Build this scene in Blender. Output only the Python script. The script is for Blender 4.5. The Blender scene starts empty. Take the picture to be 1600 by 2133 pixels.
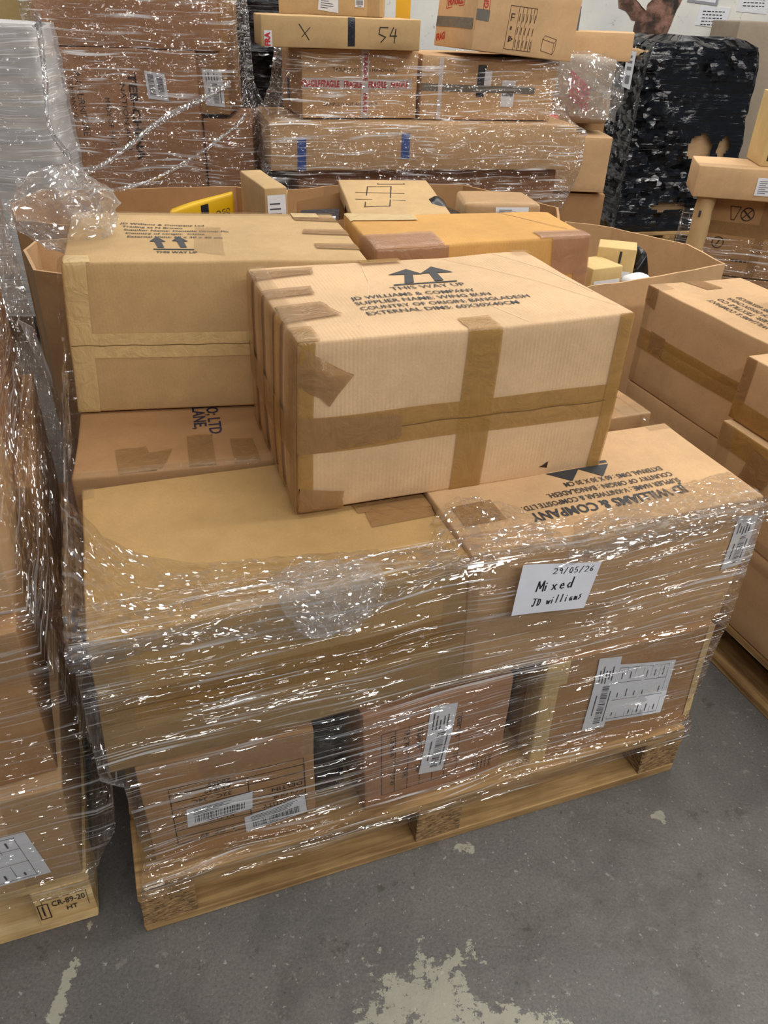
import bpy, bmesh, math, random
from mathutils import Vector, Matrix, noise
C = bpy.context.scene.collection
PI = math.pi
R = math.radians
random.seed(7)

# ------------------------------------------------------------------ camera, light, exposure
PITCH, ROLL, CAMH = R(33.423), R(2.296), 1.4721
F = Vector((0, math.cos(PITCH), -math.sin(PITCH)))
U0 = Vector((0, math.sin(PITCH), math.cos(PITCH)))
R0 = Vector((1, 0, 0))
RR = math.cos(ROLL)*R0 + math.sin(ROLL)*U0
UU = -math.sin(ROLL)*R0 + math.cos(ROLL)*U0
cd = bpy.data.cameras.new('camera')
cam = bpy.data.objects.new('camera', cd)
C.objects.link(cam)
M = Matrix((RR, UU, -F)).transposed().to_4x4()
M.translation = (0, 0, CAMH)
cam.matrix_world = M
cd.sensor_fit = 'HORIZONTAL'
cd.sensor_width = 36
cd.lens = 36*1600.3/1600
cd.clip_start = .02
bpy.context.scene.camera = cam

sc = bpy.context.scene
sc.view_settings.view_transform = 'Standard'
sc.view_settings.look = 'None'
sc.view_settings.gamma = 1
sc.view_settings.use_curve_mapping = False
sc.view_settings.exposure = -0.22

w = bpy.data.worlds.new('world')
sc.world = w
w.use_nodes = True
w.node_tree.nodes['Background'].inputs[0].default_value = (.80, .86, .95, 1)
w.node_tree.nodes['Background'].inputs[1].default_value = .16

def strip(x, y, z, rot, power, sx=1.5, sy=.22, col=(1, .965, .91)):
    l = bpy.data.lights.new('unseen_ceiling_light', 'AREA')
    l.shape = 'RECTANGLE'
    l.size, l.size_y, l.energy, l.color = sx, sy, power, col
    o = bpy.data.objects.new('unseen_ceiling_light', l)
    C.objects.link(o)
    o.location = (x, y, z)
    o.rotation_euler = (0, 0, rot)
    return o
for x, y, p in [(2.5, 1.7, 64), (2.3, -1.7, 70), (1.1, -1.9, 58), (.1, -2.6, 44), (-1.6, -.4, 16), (.9, 2.6, 26), (2.6, 3.6, 42), (-1.2, 3.3, 36),
                (.4, 4.6, 44), (3.3, 5.0, 50), (-2.6, 5.0, 50), (4.6, .3, 44), (.6, 6.2, 30), (3.6, -1.0, 40), (-.2, 1.0, 12)]:
    strip(x, y, 3.7, R(21), p, 3.0, .13)  # overhead strips out of view, extra ones added for fill and film glints

# ------------------------------------------------------------------ materials
def lin(c):
    return tuple((v/12.92 if v <= .04045 else ((v+.055)/1.055)**2.4) for v in c)
def srgb(r, g, b):
    return lin((r/255, g/255, b/255)) + (1,)
class NT:
    def __init__(s, name):
        s.m = bpy.data.materials.new(name)
        s.m.use_nodes = True
        s.t = s.m.node_tree
        s.t.nodes.clear()
        s.out = s.t.nodes.new('ShaderNodeOutputMaterial')
    def n(s, typ, **kw):
        nd = s.t.nodes.new('ShaderNode'+typ)
        for k, v in kw.items():
            if k.startswith('i_'):
                key = k[2:]
                key = int(key) if key.isdigit() else key
                nd.inputs[key].default_value = v
            else:
                setattr(nd, k, v)
        return nd
    def l(s, a, b, ai=0, bi=0):
        s.t.links.new(a.outputs[ai], b.inputs[bi])
    def math(s, op, a, b=None, clamp=False):
        nd = s.n('Math', operation=op)
        nd.use_clamp = clamp
        for i, v in enumerate((a, b)):
            if v is None: continue
            if isinstance(v, (int, float)): nd.inputs[i].default_value = v
            else: s.t.links.new(v, nd.inputs[i])
        return nd.outputs[0]
    def ramp(s, src, p0, p1, c0=(0, 0, 0, 1), c1=(1, 1, 1, 1)):
        nd = s.n('ValToRGB')
        e = nd.color_ramp.elements
        e[0].position, e[1].position = p0, p1
        e[0].color, e[1].color = c0, c1
        s.t.links.new(src, nd.inputs[0])
        return nd.outputs[0]
    def coords(s, which='Object', scale=(1, 1, 1), rot=(0, 0, 0)):
        tc = s.n('TexCoord')
        mp = s.n('Mapping')
        mp.inputs['Scale'].default_value = scale
        mp.inputs['Rotation'].default_value = rot
        s.t.links.new(tc.outputs[which], mp.inputs[0])
        return mp.outputs[0]
    def noise(s, vec, scale, detail=3, rough=.5, dist=0):
        nd = s.n('TexNoise')
        nd.inputs['Scale'].default_value = scale
        nd.inputs['Detail'].default_value = detail
        nd.inputs['Roughness'].default_value = rough
        nd.inputs['Distortion'].default_value = dist
        s.t.links.new(vec, nd.inputs['Vector'])
        return nd.outputs['Fac']
    def mix(s, fac, a, b, typ='MIX'):
        nd = s.n('MixRGB', blend_type=typ)
        for i, v in enumerate((fac, a, b)):
            if isinstance(v, (int, float)): nd.inputs[i].default_value = v
            elif isinstance(v, tuple): nd.inputs[i].default_value = v
            else: s.t.links.new(v, nd.inputs[i])
        return nd.outputs[0]
    def bsdf(s, col, rough=.6, bump=None, bstr=.3, bdist=.01, **kw):
        b = s.n('BsdfPrincipled')
        for nm, v in (('Base Color', col), ('Roughness', rough)):
            if isinstance(v, (tuple, float, int)): b.inputs[nm].default_value = v
            else: s.t.links.new(v, b.inputs[nm])
        for k, v in kw.items():
            k = k.replace('_', ' ')
            if isinstance(v, (tuple, float, int)): b.inputs[k].default_value = v
            else: s.t.links.new(v, b.inputs[k])
        if bump is not None:
            bp = s.n('Bump')
            bp.inputs['Strength'].default_value = bstr
            bp.inputs['Distance'].default_value = bdist
            s.t.links.new(bump, bp.inputs['Height'])
            s.t.links.new(bp.outputs[0], b.inputs['Normal'])
        s.t.links.new(b.outputs[0], s.out.inputs[0])
        return b

def cardboard(name, rgb, flute=.0, axis='X', rough=.78):
    t = NT(name)
    v = t.coords('Object')
    big = t.noise(v, 4, 3, .6)
    fine = t.noise(v, 260, 2, .6)
    blot = t.noise(v, 34, 4, .65, .4)
    base = srgb(*rgb)
    dk = tuple(c*.90 for c in base[:3])+(1,)
    lt = tuple(min(1, c*1.07) for c in base[:3])+(1,)
    c = t.mix(t.ramp(big, .35, .65), dk, lt)
    c = t.mix(.10, c, t.ramp(fine, .3, .7, (.25, .2, .15, 1), (1, 1, 1, 1)), 'MULTIPLY')
    c = t.mix(.10, c, t.ramp(blot, .35, .6, (.45, .38, .3, 1), (1, 1, 1, 1)), 'MULTIPLY')
    h = t.math('MULTIPLY', fine, .3)
    if flute:
        wv = t.n('TexWave')
        wv.bands_direction = axis
        wv.inputs['Scale'].default_value = 45
        wv.inputs['Distortion'].default_value = .7
        wv.inputs['Detail'].default_value = 1
        wv.inputs['Detail Scale'].default_value = .2
        t.t.links.new(v, wv.inputs['Vector'])
        gate = t.ramp(t.noise(v, 7, 3, .6), .35, .7)
        wl = t.math('MULTIPLY', wv.outputs['Fac'], gate)
        h = t.math('ADD', h, t.math('MULTIPLY', wl, flute))
    h = t.math('ADD', h, t.math('MULTIPLY', big, 2.0))
    t.bsdf(c, rough, h, .45, .0022, Specular_IOR_Level=.25)
    return t.m

KRAFT_LIGHT = cardboard('cardboard_pale_kraft', (218, 184, 144), .55, 'X')
KRAFT_TOP = cardboard('cardboard_beige', (198, 166, 120), .15)
KRAFT_MUSTARD = cardboard('cardboard_mustard_kraft', (186, 152, 100), .0)
KRAFT_TAN = cardboard('cardboard_tan_kraft', (204, 168, 126), .0)
KRAFT_BROWN = cardboard('cardboard_brown_kraft', (178, 138, 96), .1)
KRAFT_ROSE = cardboard('cardboard_rosy_brown', (176, 132, 98), .15)
KRAFT_ORANGE = cardboard('cardboard_orange_kraft', (210, 160, 92), .35, 'X')
KRAFT_GREY = cardboard('cardboard_grey_brown', (165, 150, 132), .1)
KRAFT_YELLOW = cardboard('cardboard_yellowish', (212, 184, 128), .0)

def tape_mat(name, rgb, alpha=.8, rough=.22):
    t = NT(name)
    v = t.coords('Object')
    wr = t.noise(v, 22, 4, .6, 1.5)
    fine = t.noise(t.coords('Object', (1, 1, .12)), 150, 2, .5)
    base = srgb(*rgb)
    c = t.mix(t.ramp(wr, .35, .65), tuple(x*.86 for x in base[:3])+(1,), base)
    h = t.math('ADD', t.math('MULTIPLY', wr, 1.2), t.math('MULTIPLY', fine, .3))
    b = t.bsdf(c, rough, h, .5, .006, Alpha=alpha, Specular_IOR_Level=.5)
    return t.m
TAPE_GOLD = tape_mat('brown_packing_tape', (178, 136, 74), .72)
TAPE_BROWN = tape_mat('dull_brown_packing_tape', (164, 126, 84), .74)
TAPE_CLEAR = tape_mat('clear_packing_tape', (190, 160, 120), .28, .12)
TAPE_PALE = tape_mat('pale_paper_tape', (222, 192, 138), .9, .35)
TAPE_PINK = tape_mat('pinkish_packing_tape', (176, 132, 104), .62, .25)
TAPE_GREY = tape_mat('grey_packing_tape', (120, 116, 108), .9, .3)
TAPE_WHITE = tape_mat('white_fragile_tape', (222, 214, 212), .85, .3)
TAPE_BLACK = tape_mat('black_tape', (36, 40, 52), 1, .25)

def plain(name, rgb, rough=.6, **kw):
    t = NT(name)
    v = t.coords('Object')
    c = t.mix(t.ramp(t.noise(v, 30, 3), .3, .7), tuple(x*.93 for x in srgb(*rgb)[:3])+(1,), srgb(*rgb))
    t.bsdf(c, rough, **kw)
    return t.m
INK = plain('black_print_ink', (44, 46, 50), .6)
INK_SOFT = plain('faded_print_ink', (82, 68, 56), .7)
INK_BROWN = plain('brown_print_ink', (54, 36, 28), .7)
CREASE = plain('crushed_board_crease', (236, 210, 170), .8)
SEAM = plain('seam_shadow_brown', (112, 80, 44), .6)
INK_RED = plain('red_print_ink', (190, 44, 44), .5)
INK_NAVY = plain('navy_print_ink', (38, 42, 72), .6)
INK_PEN = plain('black_marker_ink', (26, 28, 32), .5)
INK_LABEL = plain('grey_black_label_print', (78, 78, 84), .6)
INK_GREY = plain('grey_label_print', (120, 120, 126), .6)
PAPER = plain('white_label_paper', (228, 230, 236), .5)
PAPER_SHEET = plain('white_sheet_paper', (232, 234, 244), .6)
BLUE = plain('blue_sticker', (60, 90, 160), .5)
RED = plain('red_plastic', (196, 36, 48), .4)
YELLOW = plain('yellow_envelope_plastic', (240, 190, 16), .35)
YELLOW_SHEET = plain('yellow_board', (232, 178, 40), .5)
MAGENTA_INK = plain('pink_print_ink', (200, 60, 92), .5)

def facets(t, uv, sx, sy, rot, k):
    """tiny flat creased planes, each tilted its own way, as stretched or crumpled film shows them"""
    mp = t.n('Mapping')
    mp.inputs['Rotation'].default_value = (0, 0, rot)
    mp.inputs['Scale'].default_value = (sx, sy, 1)
    t.t.links.new(uv, mp.inputs[0])
    vo = t.n('TexVoronoi')
    vo.inputs['Scale'].default_value = 1
    t.t.links.new(mp.outputs[0], vo.inputs['Vector'])
    d = t.n('VectorMath', operation='SUBTRACT')
    t.t.links.new(mp.outputs[0], d.inputs[0])
    t.t.links.new(vo.outputs['Position'], d.inputs[1])
    c = t.n('VectorMath', operation='SUBTRACT')
    t.t.links.new(vo.outputs['Color'], c.inputs[0])
    c.inputs[1].default_value = (.5, .5, .5)
    q = t.n('VectorMath', operation='DOT_PRODUCT')
    t.t.links.new(d.outputs[0], q.inputs[0])
    t.t.links.new(c.outputs[0], q.inputs[1])
    return t.math('MULTIPLY', q.outputs['Value'], k)

def film_mat(name, haze=.5, streak=60, warm=(1, 1, 1), gain=1.0, crumple=.5, dens=.0, pull=1.0, rough=.07):
    t = NT(name)
    uv = t.coords('UV')
    wn = t.n('TexNoise')
    wn.inputs['Scale'].default_value = 2.2
    wn.inputs['Detail'].default_value = 2
    t.t.links.new(uv, wn.inputs['Vector'])
    wadd = t.n('VectorMath', operation='MULTIPLY_ADD')
    t.t.links.new(wn.outputs['Color'], wadd.inputs[0])
    wadd.inputs[1].default_value = (.07, .07, 0)
    t.t.links.new(uv, wadd.inputs[2])
    uv = wadd.outputs[0]
    def stretched(sx, sy, rot, det=1):
        mp = t.n('Mapping')
        mp.inputs['Rotation'].default_value = (0, 0, rot)
        mp.inputs['Scale'].default_value = (sx, sy, 1)
        t.t.links.new(uv, mp.inputs[0])
        return t.noise(mp.outputs[0], 1, det, .5, .2)
    pm = t.n('Mapping')
    pm.inputs['Scale'].default_value = (1.2, 5.5, 1)
    t.t.links.new(uv, pm.inputs[0])
    patch = t.ramp(t.noise(pm.outputs[0], 2.2, 2, .5), .42, .58)
    patch2 = t.ramp(t.noise(pm.outputs[0], 3.7, 2, .5), .42, .58)
    patch3 = t.ramp(t.noise(uv, 5.0, 3, .5), .44, .56)
    s1 = stretched(2.0, streak*2.0, R(1))
    s2 = stretched(4.5, streak*4.0, R(-5))
    s3 = stretched(3.5, streak*3.0, R(7))
    lines = t.math('MAXIMUM', t.math('MULTIPLY', t.ramp(s1, .60, .68), patch2), t.math('MULTIPLY', t.ramp(s2, .60, .68), patch))
    lines = t.math('MAXIMUM', lines, t.math('MULTIPLY', t.math('MULTIPLY', t.ramp(s3, .62, .70), .8), patch3))
    h = t.math('ADD', t.math('MULTIPLY', facets(t, uv, 5, streak*2.0, R(1), 2.3*pull), t.math('ADD', patch2, .2)), t.math('MULTIPLY', facets(t, uv, 8, streak*3.4, R(-6), 1.3*pull), patch))
    if crumple > 0:
        h = t.math('ADD', h, t.math('MULTIPLY', facets(t, uv, 42, 42, R(20), 9*crumple), 1))
        h = t.math('ADD', h, t.math('MULTIPLY', facets(t, uv, 120, 120, R(50), 2.6*crumple), 1))
    bp = t.n('Bump')
    bp.inputs['Strength'].default_value = 1.0
    bp.inputs['Distance'].default_value = .012
    t.t.links.new(h, bp.inputs['Height'])
    tr = t.n('BsdfTransparent')
    tr.inputs[0].default_value = (.985*warm[0], .985*warm[1], .985*warm[2], 1)
    gl = t.n('BsdfGlossy')
    gl.inputs['Roughness'].default_value = rough
    gl.inputs['Color'].default_value = (1, 1, 1, 1)
    t.t.links.new(bp.outputs[0], gl.inputs['Normal'])
    fr = t.n('Fresnel')
    fr.inputs['IOR'].default_value = 1.5
    fac = t.math('ADD', t.math('MULTIPLY', fr.outputs[0], 1.3*gain), .02*gain, clamp=True)
    fac = t.math('ADD', fac, t.math('MULTIPLY', lines, .20*gain), clamp=True)
    fac = t.math('MINIMUM', fac, .34)
    m1 = t.n('MixShader')
    t.t.links.new(fac, m1.inputs[0])
    t.t.links.new(tr.outputs[0], m1.inputs[1])
    t.t.links.new(gl.outputs[0], m1.inputs[2])
    df = t.n('BsdfDiffuse')
    df.inputs[0].default_value = (.90, .90, .92, 1)
    hz = t.math('ADD', t.math('MULTIPLY', lines, haze), dens, clamp=True)
    m2 = t.n('MixShader')
    t.t.links.new(hz, m2.inputs[0])
    t.t.links.new(m1.outputs[0], m2.inputs[1])
    t.t.links.new(df.outputs[0], m2.inputs[2])
    t.t.links.new(m2.outputs[0], t.out.inputs[0])
    return t.m
FILM = film_mat('clear_stretch_film', .45, 60, crumple=.06)
FILM_BG = film_mat('clear_stretch_film_far', .60, 30, gain=1.3, crumple=.3)
FILM_SIDE = film_mat('clear_stretch_film_side', .22, 50, gain=.7, crumple=.5)
FILM_THIN = film_mat('clear_stretch_film_thin', .2, 60, gain=.9, crumple=.5, pull=.5)
FILM_CRUMPLE = film_mat('crumpled_stretch_film', .10, 20, gain=1.3, crumple=1.0, pull=.2)
FILM_BUNCH = film_mat('bunched_stretch_film', .15, 30, gain=2.4, crumple=1.4, dens=.07, pull=.2)
FILM_ROPE = film_mat('roped_stretch_film', .35, 40, gain=2.0, crumple=.5, dens=.02)
FILM_WHITE = film_mat('milky_stretch_film', .5, 50, gain=1.0, crumple=.4, dens=.5, warm=(.97, .98, .90))

def black_film():
    t = NT('black_stretch_film')
    uv = t.coords('UV')
    mp = t.n('Mapping')
    mp.inputs['Scale'].default_value = (2.0, 34, 1)
    mp.inputs['Rotation'].default_value = (0, 0, R(6))
    t.t.links.new(uv, mp.inputs[0])
    s = t.noise(mp.outputs[0], 1.2, 4, .6, .5)
    cr = t.noise(uv, 13, 5, .65, 1.0)
    ridg = t.math('ABSOLUTE', t.math('SUBTRACT', cr, .5))
    big = t.noise(uv, 2.5, 2)
    gate = t.ramp(t.noise(uv, 1.7, 2), .42, .58)
    h = t.math('ADD', t.math('MULTIPLY', s, .5), t.math('MULTIPLY', big, 2))
    h = t.math('ADD', h, t.math('MULTIPLY', facets(t, uv, 3, 55, R(6), 2.2), t.math('ADD', gate, .3)))
    h = t.math('ADD', h, t.math('MULTIPLY', facets(t, uv, 20, 30, R(25), 10), gate))
    t.bsdf((.005, .006, .009, 1), .12, h, 1, .014, Specular_IOR_Level=.6)
    return t.m
BLACK_FILM = black_film()
BLACK_PLASTIC = plain('black_plastic_bag', (14, 16, 20), .22)

def wood(name, rgb, dark, scale=1):
    t = NT(name)
    v = t.coords('Object', (1.5, 22, 22))
    g = t.noise(v, 1.6*scale, 5, .6, 1.2)
    v2 = t.coords('Object', (4, 60, 60))
    f = t.noise(v2, 2, 3, .6)
    st = t.noise(t.coords('Object'), 5, 4, .7)
    c = t.mix(t.ramp(g, .35, .65), srgb(*dark), srgb(*rgb))
    c = t.mix(.35, c, t.ramp(f, .3, .6, (.6, .5, .4, 1), (1, 1, 1, 1)), 'MULTIPLY')
    c = t.mix(.45, c, t.ramp(st, .38, .6, (.5, .46, .42, 1), (1, 1, 1, 1)), 'MULTIPLY')
    kn = t.n('TexVoronoi')
    kn.inputs['Scale'].default_value = 3.2
    t.t.links.new(t.coords('Object', (1, 2.2, 2.2)), kn.inputs['Vector'])
    c = t.mix(t.ramp(kn.outputs['Distance'], .02, .07, (1, 1, 1, 1), (0, 0, 0, 1)), c, srgb(96, 60, 34))
    t.bsdf(c, .75, t.math('ADD', g, f), .5, .002, Specular_IOR_Level=.25)
    return t.m
WOOD = wood('pallet_pine_board', (202, 166, 114), (148, 116, 76))
WOOD_PALE = wood('pallet_fresh_pine', (232, 206, 156), (208, 172, 116))
def chip():
    t = NT('pallet_chipboard_block')
    v = t.coords('Object', (30, 30, 90))
    g = t.noise(v, 2.2, 4, .7)
    c = t.mix(t.ramp(g, .35, .65), srgb(96, 70, 44), srgb(190, 152, 102))
    t.bsdf(c, .85, g, 1, .006)
    return t.m
CHIP = chip()

def concrete():
    t = NT('worn_grey_concrete')
    v = t.coords('Object')
    big = t.noise(v, 1.1, 5, .6, .6)
    mid = t.noise(v, 6, 5, .65, .8)
    fine = t.noise(v, 170, 3, .7)
    spk = t.noise(v, 75, 2, .6)
    c = t.mix(t.ramp(big, .35, .66), srgb(94, 92, 90), srgb(120, 116, 111))
    c = t.mix(t.math('MULTIPLY', t.ramp(mid, .50, .68), .55), c, srgb(84, 80, 76))
    rust = t.noise(v, 2.3, 4, .6)
    c = t.mix(t.math('MULTIPLY', t.ramp(rust, .55, .72), .35), c, srgb(118, 104, 96))
    c = t.mix(.55, c, t.ramp(fine, .30, .68, (.42, .42, .42, 1), (1.15, 1.15, 1.15, 1)), 'MULTIPLY')
    c = t.mix(t.math('MULTIPLY', t.ramp(spk, .67, .71), .5), c, srgb(170, 168, 160))
    c = t.mix(t.math('MULTIPLY', t.ramp(t.noise(v, 95, 2, .6), .68, .72), .6), c, srgb(58, 56, 54))
    # patches of old white paint and plaster spilt on the slab, ragged at their edges
    sep = t.n('SeparateXYZ')
    t.t.links.new(v, sep.inputs[0])
    X, Y = sep.outputs[0], sep.outputs[1]
    rag = t.noise(v, 17, 6, .72)
    rag2 = t.noise(v, 48, 5, .75)
    def blob(cx, cy, rx, ry, thr):
        a = t.math('DIVIDE', t.math('SUBTRACT', X, cx), rx)
        b = t.math('DIVIDE', t.math('SUBTRACT', Y, cy), ry)
        d = t.math('SQRT', t.math('ADD', t.math('MULTIPLY', a, a), t.math('MULTIPLY', b, b)))
        k = t.math('SUBTRACT', 1.0, d, clamp=True)
        n = t.math('ADD', t.math('MULTIPLY', rag, .62), t.math('MULTIPLY', rag2, .38))
        s_ = t.math('ADD', n, t.math('MULTIPLY', k, .22))
        g = t.math('MULTIPLY', t.ramp(s_, thr, thr+.02), t.ramp(k, .0, .05))
        return g
    m = None
    for b in BLOBS:
        q = blob(*b)
        m = q if m is None else t.math('MAXIMUM', m, q)
    c = t.mix(t.math('MULTIPLY', m, .62), c, srgb(178, 176, 156))
    dk = t.ramp(t.noise(v, 9, 6, .75), .60, .66)
    c = t.mix(t.math('MULTIPLY', dk, .6), c, srgb(62, 60, 52))
    c = t.mix(t.math('MULTIPLY', t.ramp(t.noise(v, 2.6, 6, .7, .5), .50, .60), .35), c, srgb(72, 69, 66))
    c = t.mix(t.math('MULTIPLY', t.ramp(t.noise(v, 28, 4, .7), .62, .68), .3), c, srgb(150, 146, 138))
    rgh = t.ramp(mid, .3, .7, (.42, .42, .42, 1), (.62, .62, .62, 1))
    h = t.math('ADD', t.math('MULTIPLY', fine, .5), mid)
    t.bsdf(c, rgh, h, .5, .003, Specular_IOR_Level=.4)
    return t.m

def plaster():
    t = NT('old_white_painted_plaster')
    v = t.coords('Object')
    b = t.noise(v, 1.5, 5, .6)
    k = t.noise(v, 14, 6, .75, .5)
    c = t.mix(t.ramp(b, .4, .6), srgb(214, 214, 212), srgb(232, 230, 220))
    c = t.mix(t.math('MULTIPLY', t.ramp(k, .60, .66), .5), c, srgb(150, 142, 130))
    t.bsdf(c, .7, b, .3, .01)
    return t.m
def brick():
    t = NT('exposed_brick')
    v = t.coords('Object')
    n = t.noise(v, 9, 4, .6)
    c = t.mix(t.ramp(n, .4, .6), srgb(80, 58, 48), srgb(150, 112, 96))
    c = t.mix(t.ramp(t.noise(v, 5, 3), .55, .62), c, srgb(52, 46, 44))
    t.bsdf(c, .9, n, 1, .02)
    return t.m

# ------------------------------------------------------------------ object helpers
def tag(o, label=None, cat=None, group=None, kind=None):
    for k, v in (('label', label), ('category', cat), ('group', group), ('kind', kind)):
        if v: o[k] = v
    return o
def link_mesh(name, verts, faces, mat, parent=None, smooth=False, uvs=None):
    me = bpy.data.meshes.new(name)
    me.from_pydata([tuple(v) for v in verts], [], faces)
    if uvs is not None:
        ul = me.uv_layers.new(name='UVMap')
        for lp in me.loops:
            ul.data[lp.index].uv = uvs[lp.vertex_index]
    me.materials.append(mat)
    if smooth:
        me.polygons.foreach_set('use_smooth', [True]*len(me.polygons))
    me.update()
    o = bpy.data.objects.new(name, me)
    C.objects.link(o)
    if parent: o.parent = parent
    return o
def thing(name, label, cat, loc=(0, 0, 0), yaw=0, group=None, tilt=0):
    o = bpy.data.objects.new(name, None)
    C.objects.link(o)
    o.empty_display_size = .05
    o.location = loc
    o.rotation_euler = (0, tilt, yaw)
    return tag(o, label, cat, group)

_txt = {}
def text_shape(s, bold=0):
    key = (s, bold)
    if key not in _txt:
        cu = bpy.data.curves.new('lettering', 'FONT')
        cu.body = s
        cu.size = 1
        cu.resolution_u = 2
        cu.offset = bold
        ob = bpy.data.objects.new('lettering', cu)
        C.objects.link(ob)
        bpy.context.view_layer.update()
        dg = bpy.context.evaluated_depsgraph_get()
        me = bpy.data.meshes.new_from_object(ob.evaluated_get(dg))
        vs = [(v.co.x, v.co.y) for v in me.vertices]
        fs = [tuple(p.vertices) for p in me.polygons]
        bpy.data.objects.remove(ob)
        bpy.data.curves.remove(cu)
        bpy.data.meshes.remove(me)
        wd = max([v[0] for v in vs] or [1])
        _txt[key] = (vs, fs, wd)
    return _txt[key]

class Ink:
    """Flat marks gathered in face coordinates (metres), later laid on a surface."""
    def __init__(s):
        s.v, s.f = [], []
    def poly(s, pts):
        b = len(s.v)
        s.v += list(pts)
        s.f.append(tuple(range(b, b+len(pts))))
        return s
    def rect(s, x0, y0, x1, y1):
        return s.poly([(x0, y0), (x1, y0), (x1, y1), (x0, y1)])
    def line(s, pts, w=.002):
        for (x0, y0), (x1, y1) in zip(pts, pts[1:]):
            dx, dy = x1-x0, y1-y0
            L = math.hypot(dx, dy) or 1
            nx, ny = -dy/L*w/2, dx/L*w/2
            ex, ey = dx/L*w*.4, dy/L*w*.4
            s.poly([(x0-nx-ex, y0-ny-ey), (x1-nx+ex, y1-ny+ey), (x1+nx+ex, y1+ny+ey), (x0+nx-ex, y0+ny-ey)])
        return s
    def text(s, txt, x, y, size, ang=0, width=None, bold=0, hs=None):
        """size is the letter height; width, if given, is the full length of the line"""
        vs, fs, wd = text_shape(txt, bold)
        sy = size/.70
        sx = (width/wd) if width else sy*(hs or 1)
        c, sn = math.cos(ang), math.sin(ang)
        b = len(s.v)
        for a, q in vs:
            a2, q2 = a*sx, q*sy
            s.v.append((x+a2*c-q2*sn, y+a2*sn+q2*c))
        s.f += [tuple(i+b for i in f) for f in fs]
        return s
    def bars(s, x0, y0, x1, y1, vertical=True, n=34, seed=1):
        rnd = random.Random(seed)
        L = (x1-x0) if vertical else (y1-y0)
        p = 0
        while p < L:
            wd = L/n*rnd.choice((.3, .3, .6, .9))
            if vertical: s.rect(x0+p, y0, min(x1, x0+p+wd), y1)
            else: s.rect(x0, y0+p, x1, min(y1, y0+p+wd))
            p += wd+L/n*rnd.choice((.35, .5, .8))
        return s
    def xf(s, fn):
        s.v = [fn(*p) for p in s.v]
        return s

def frange(L, step, extra=()):
    n = max(1, int(round(L/step)))
    a = sorted(set([L*i/n for i in range(n+1)] + [e for e in extra if 0 < e < L]))
    out = [a[0]]
    for x in a[1:]:
        if x-out[-1] > 1e-5: out.append(x)
    return out

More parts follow.
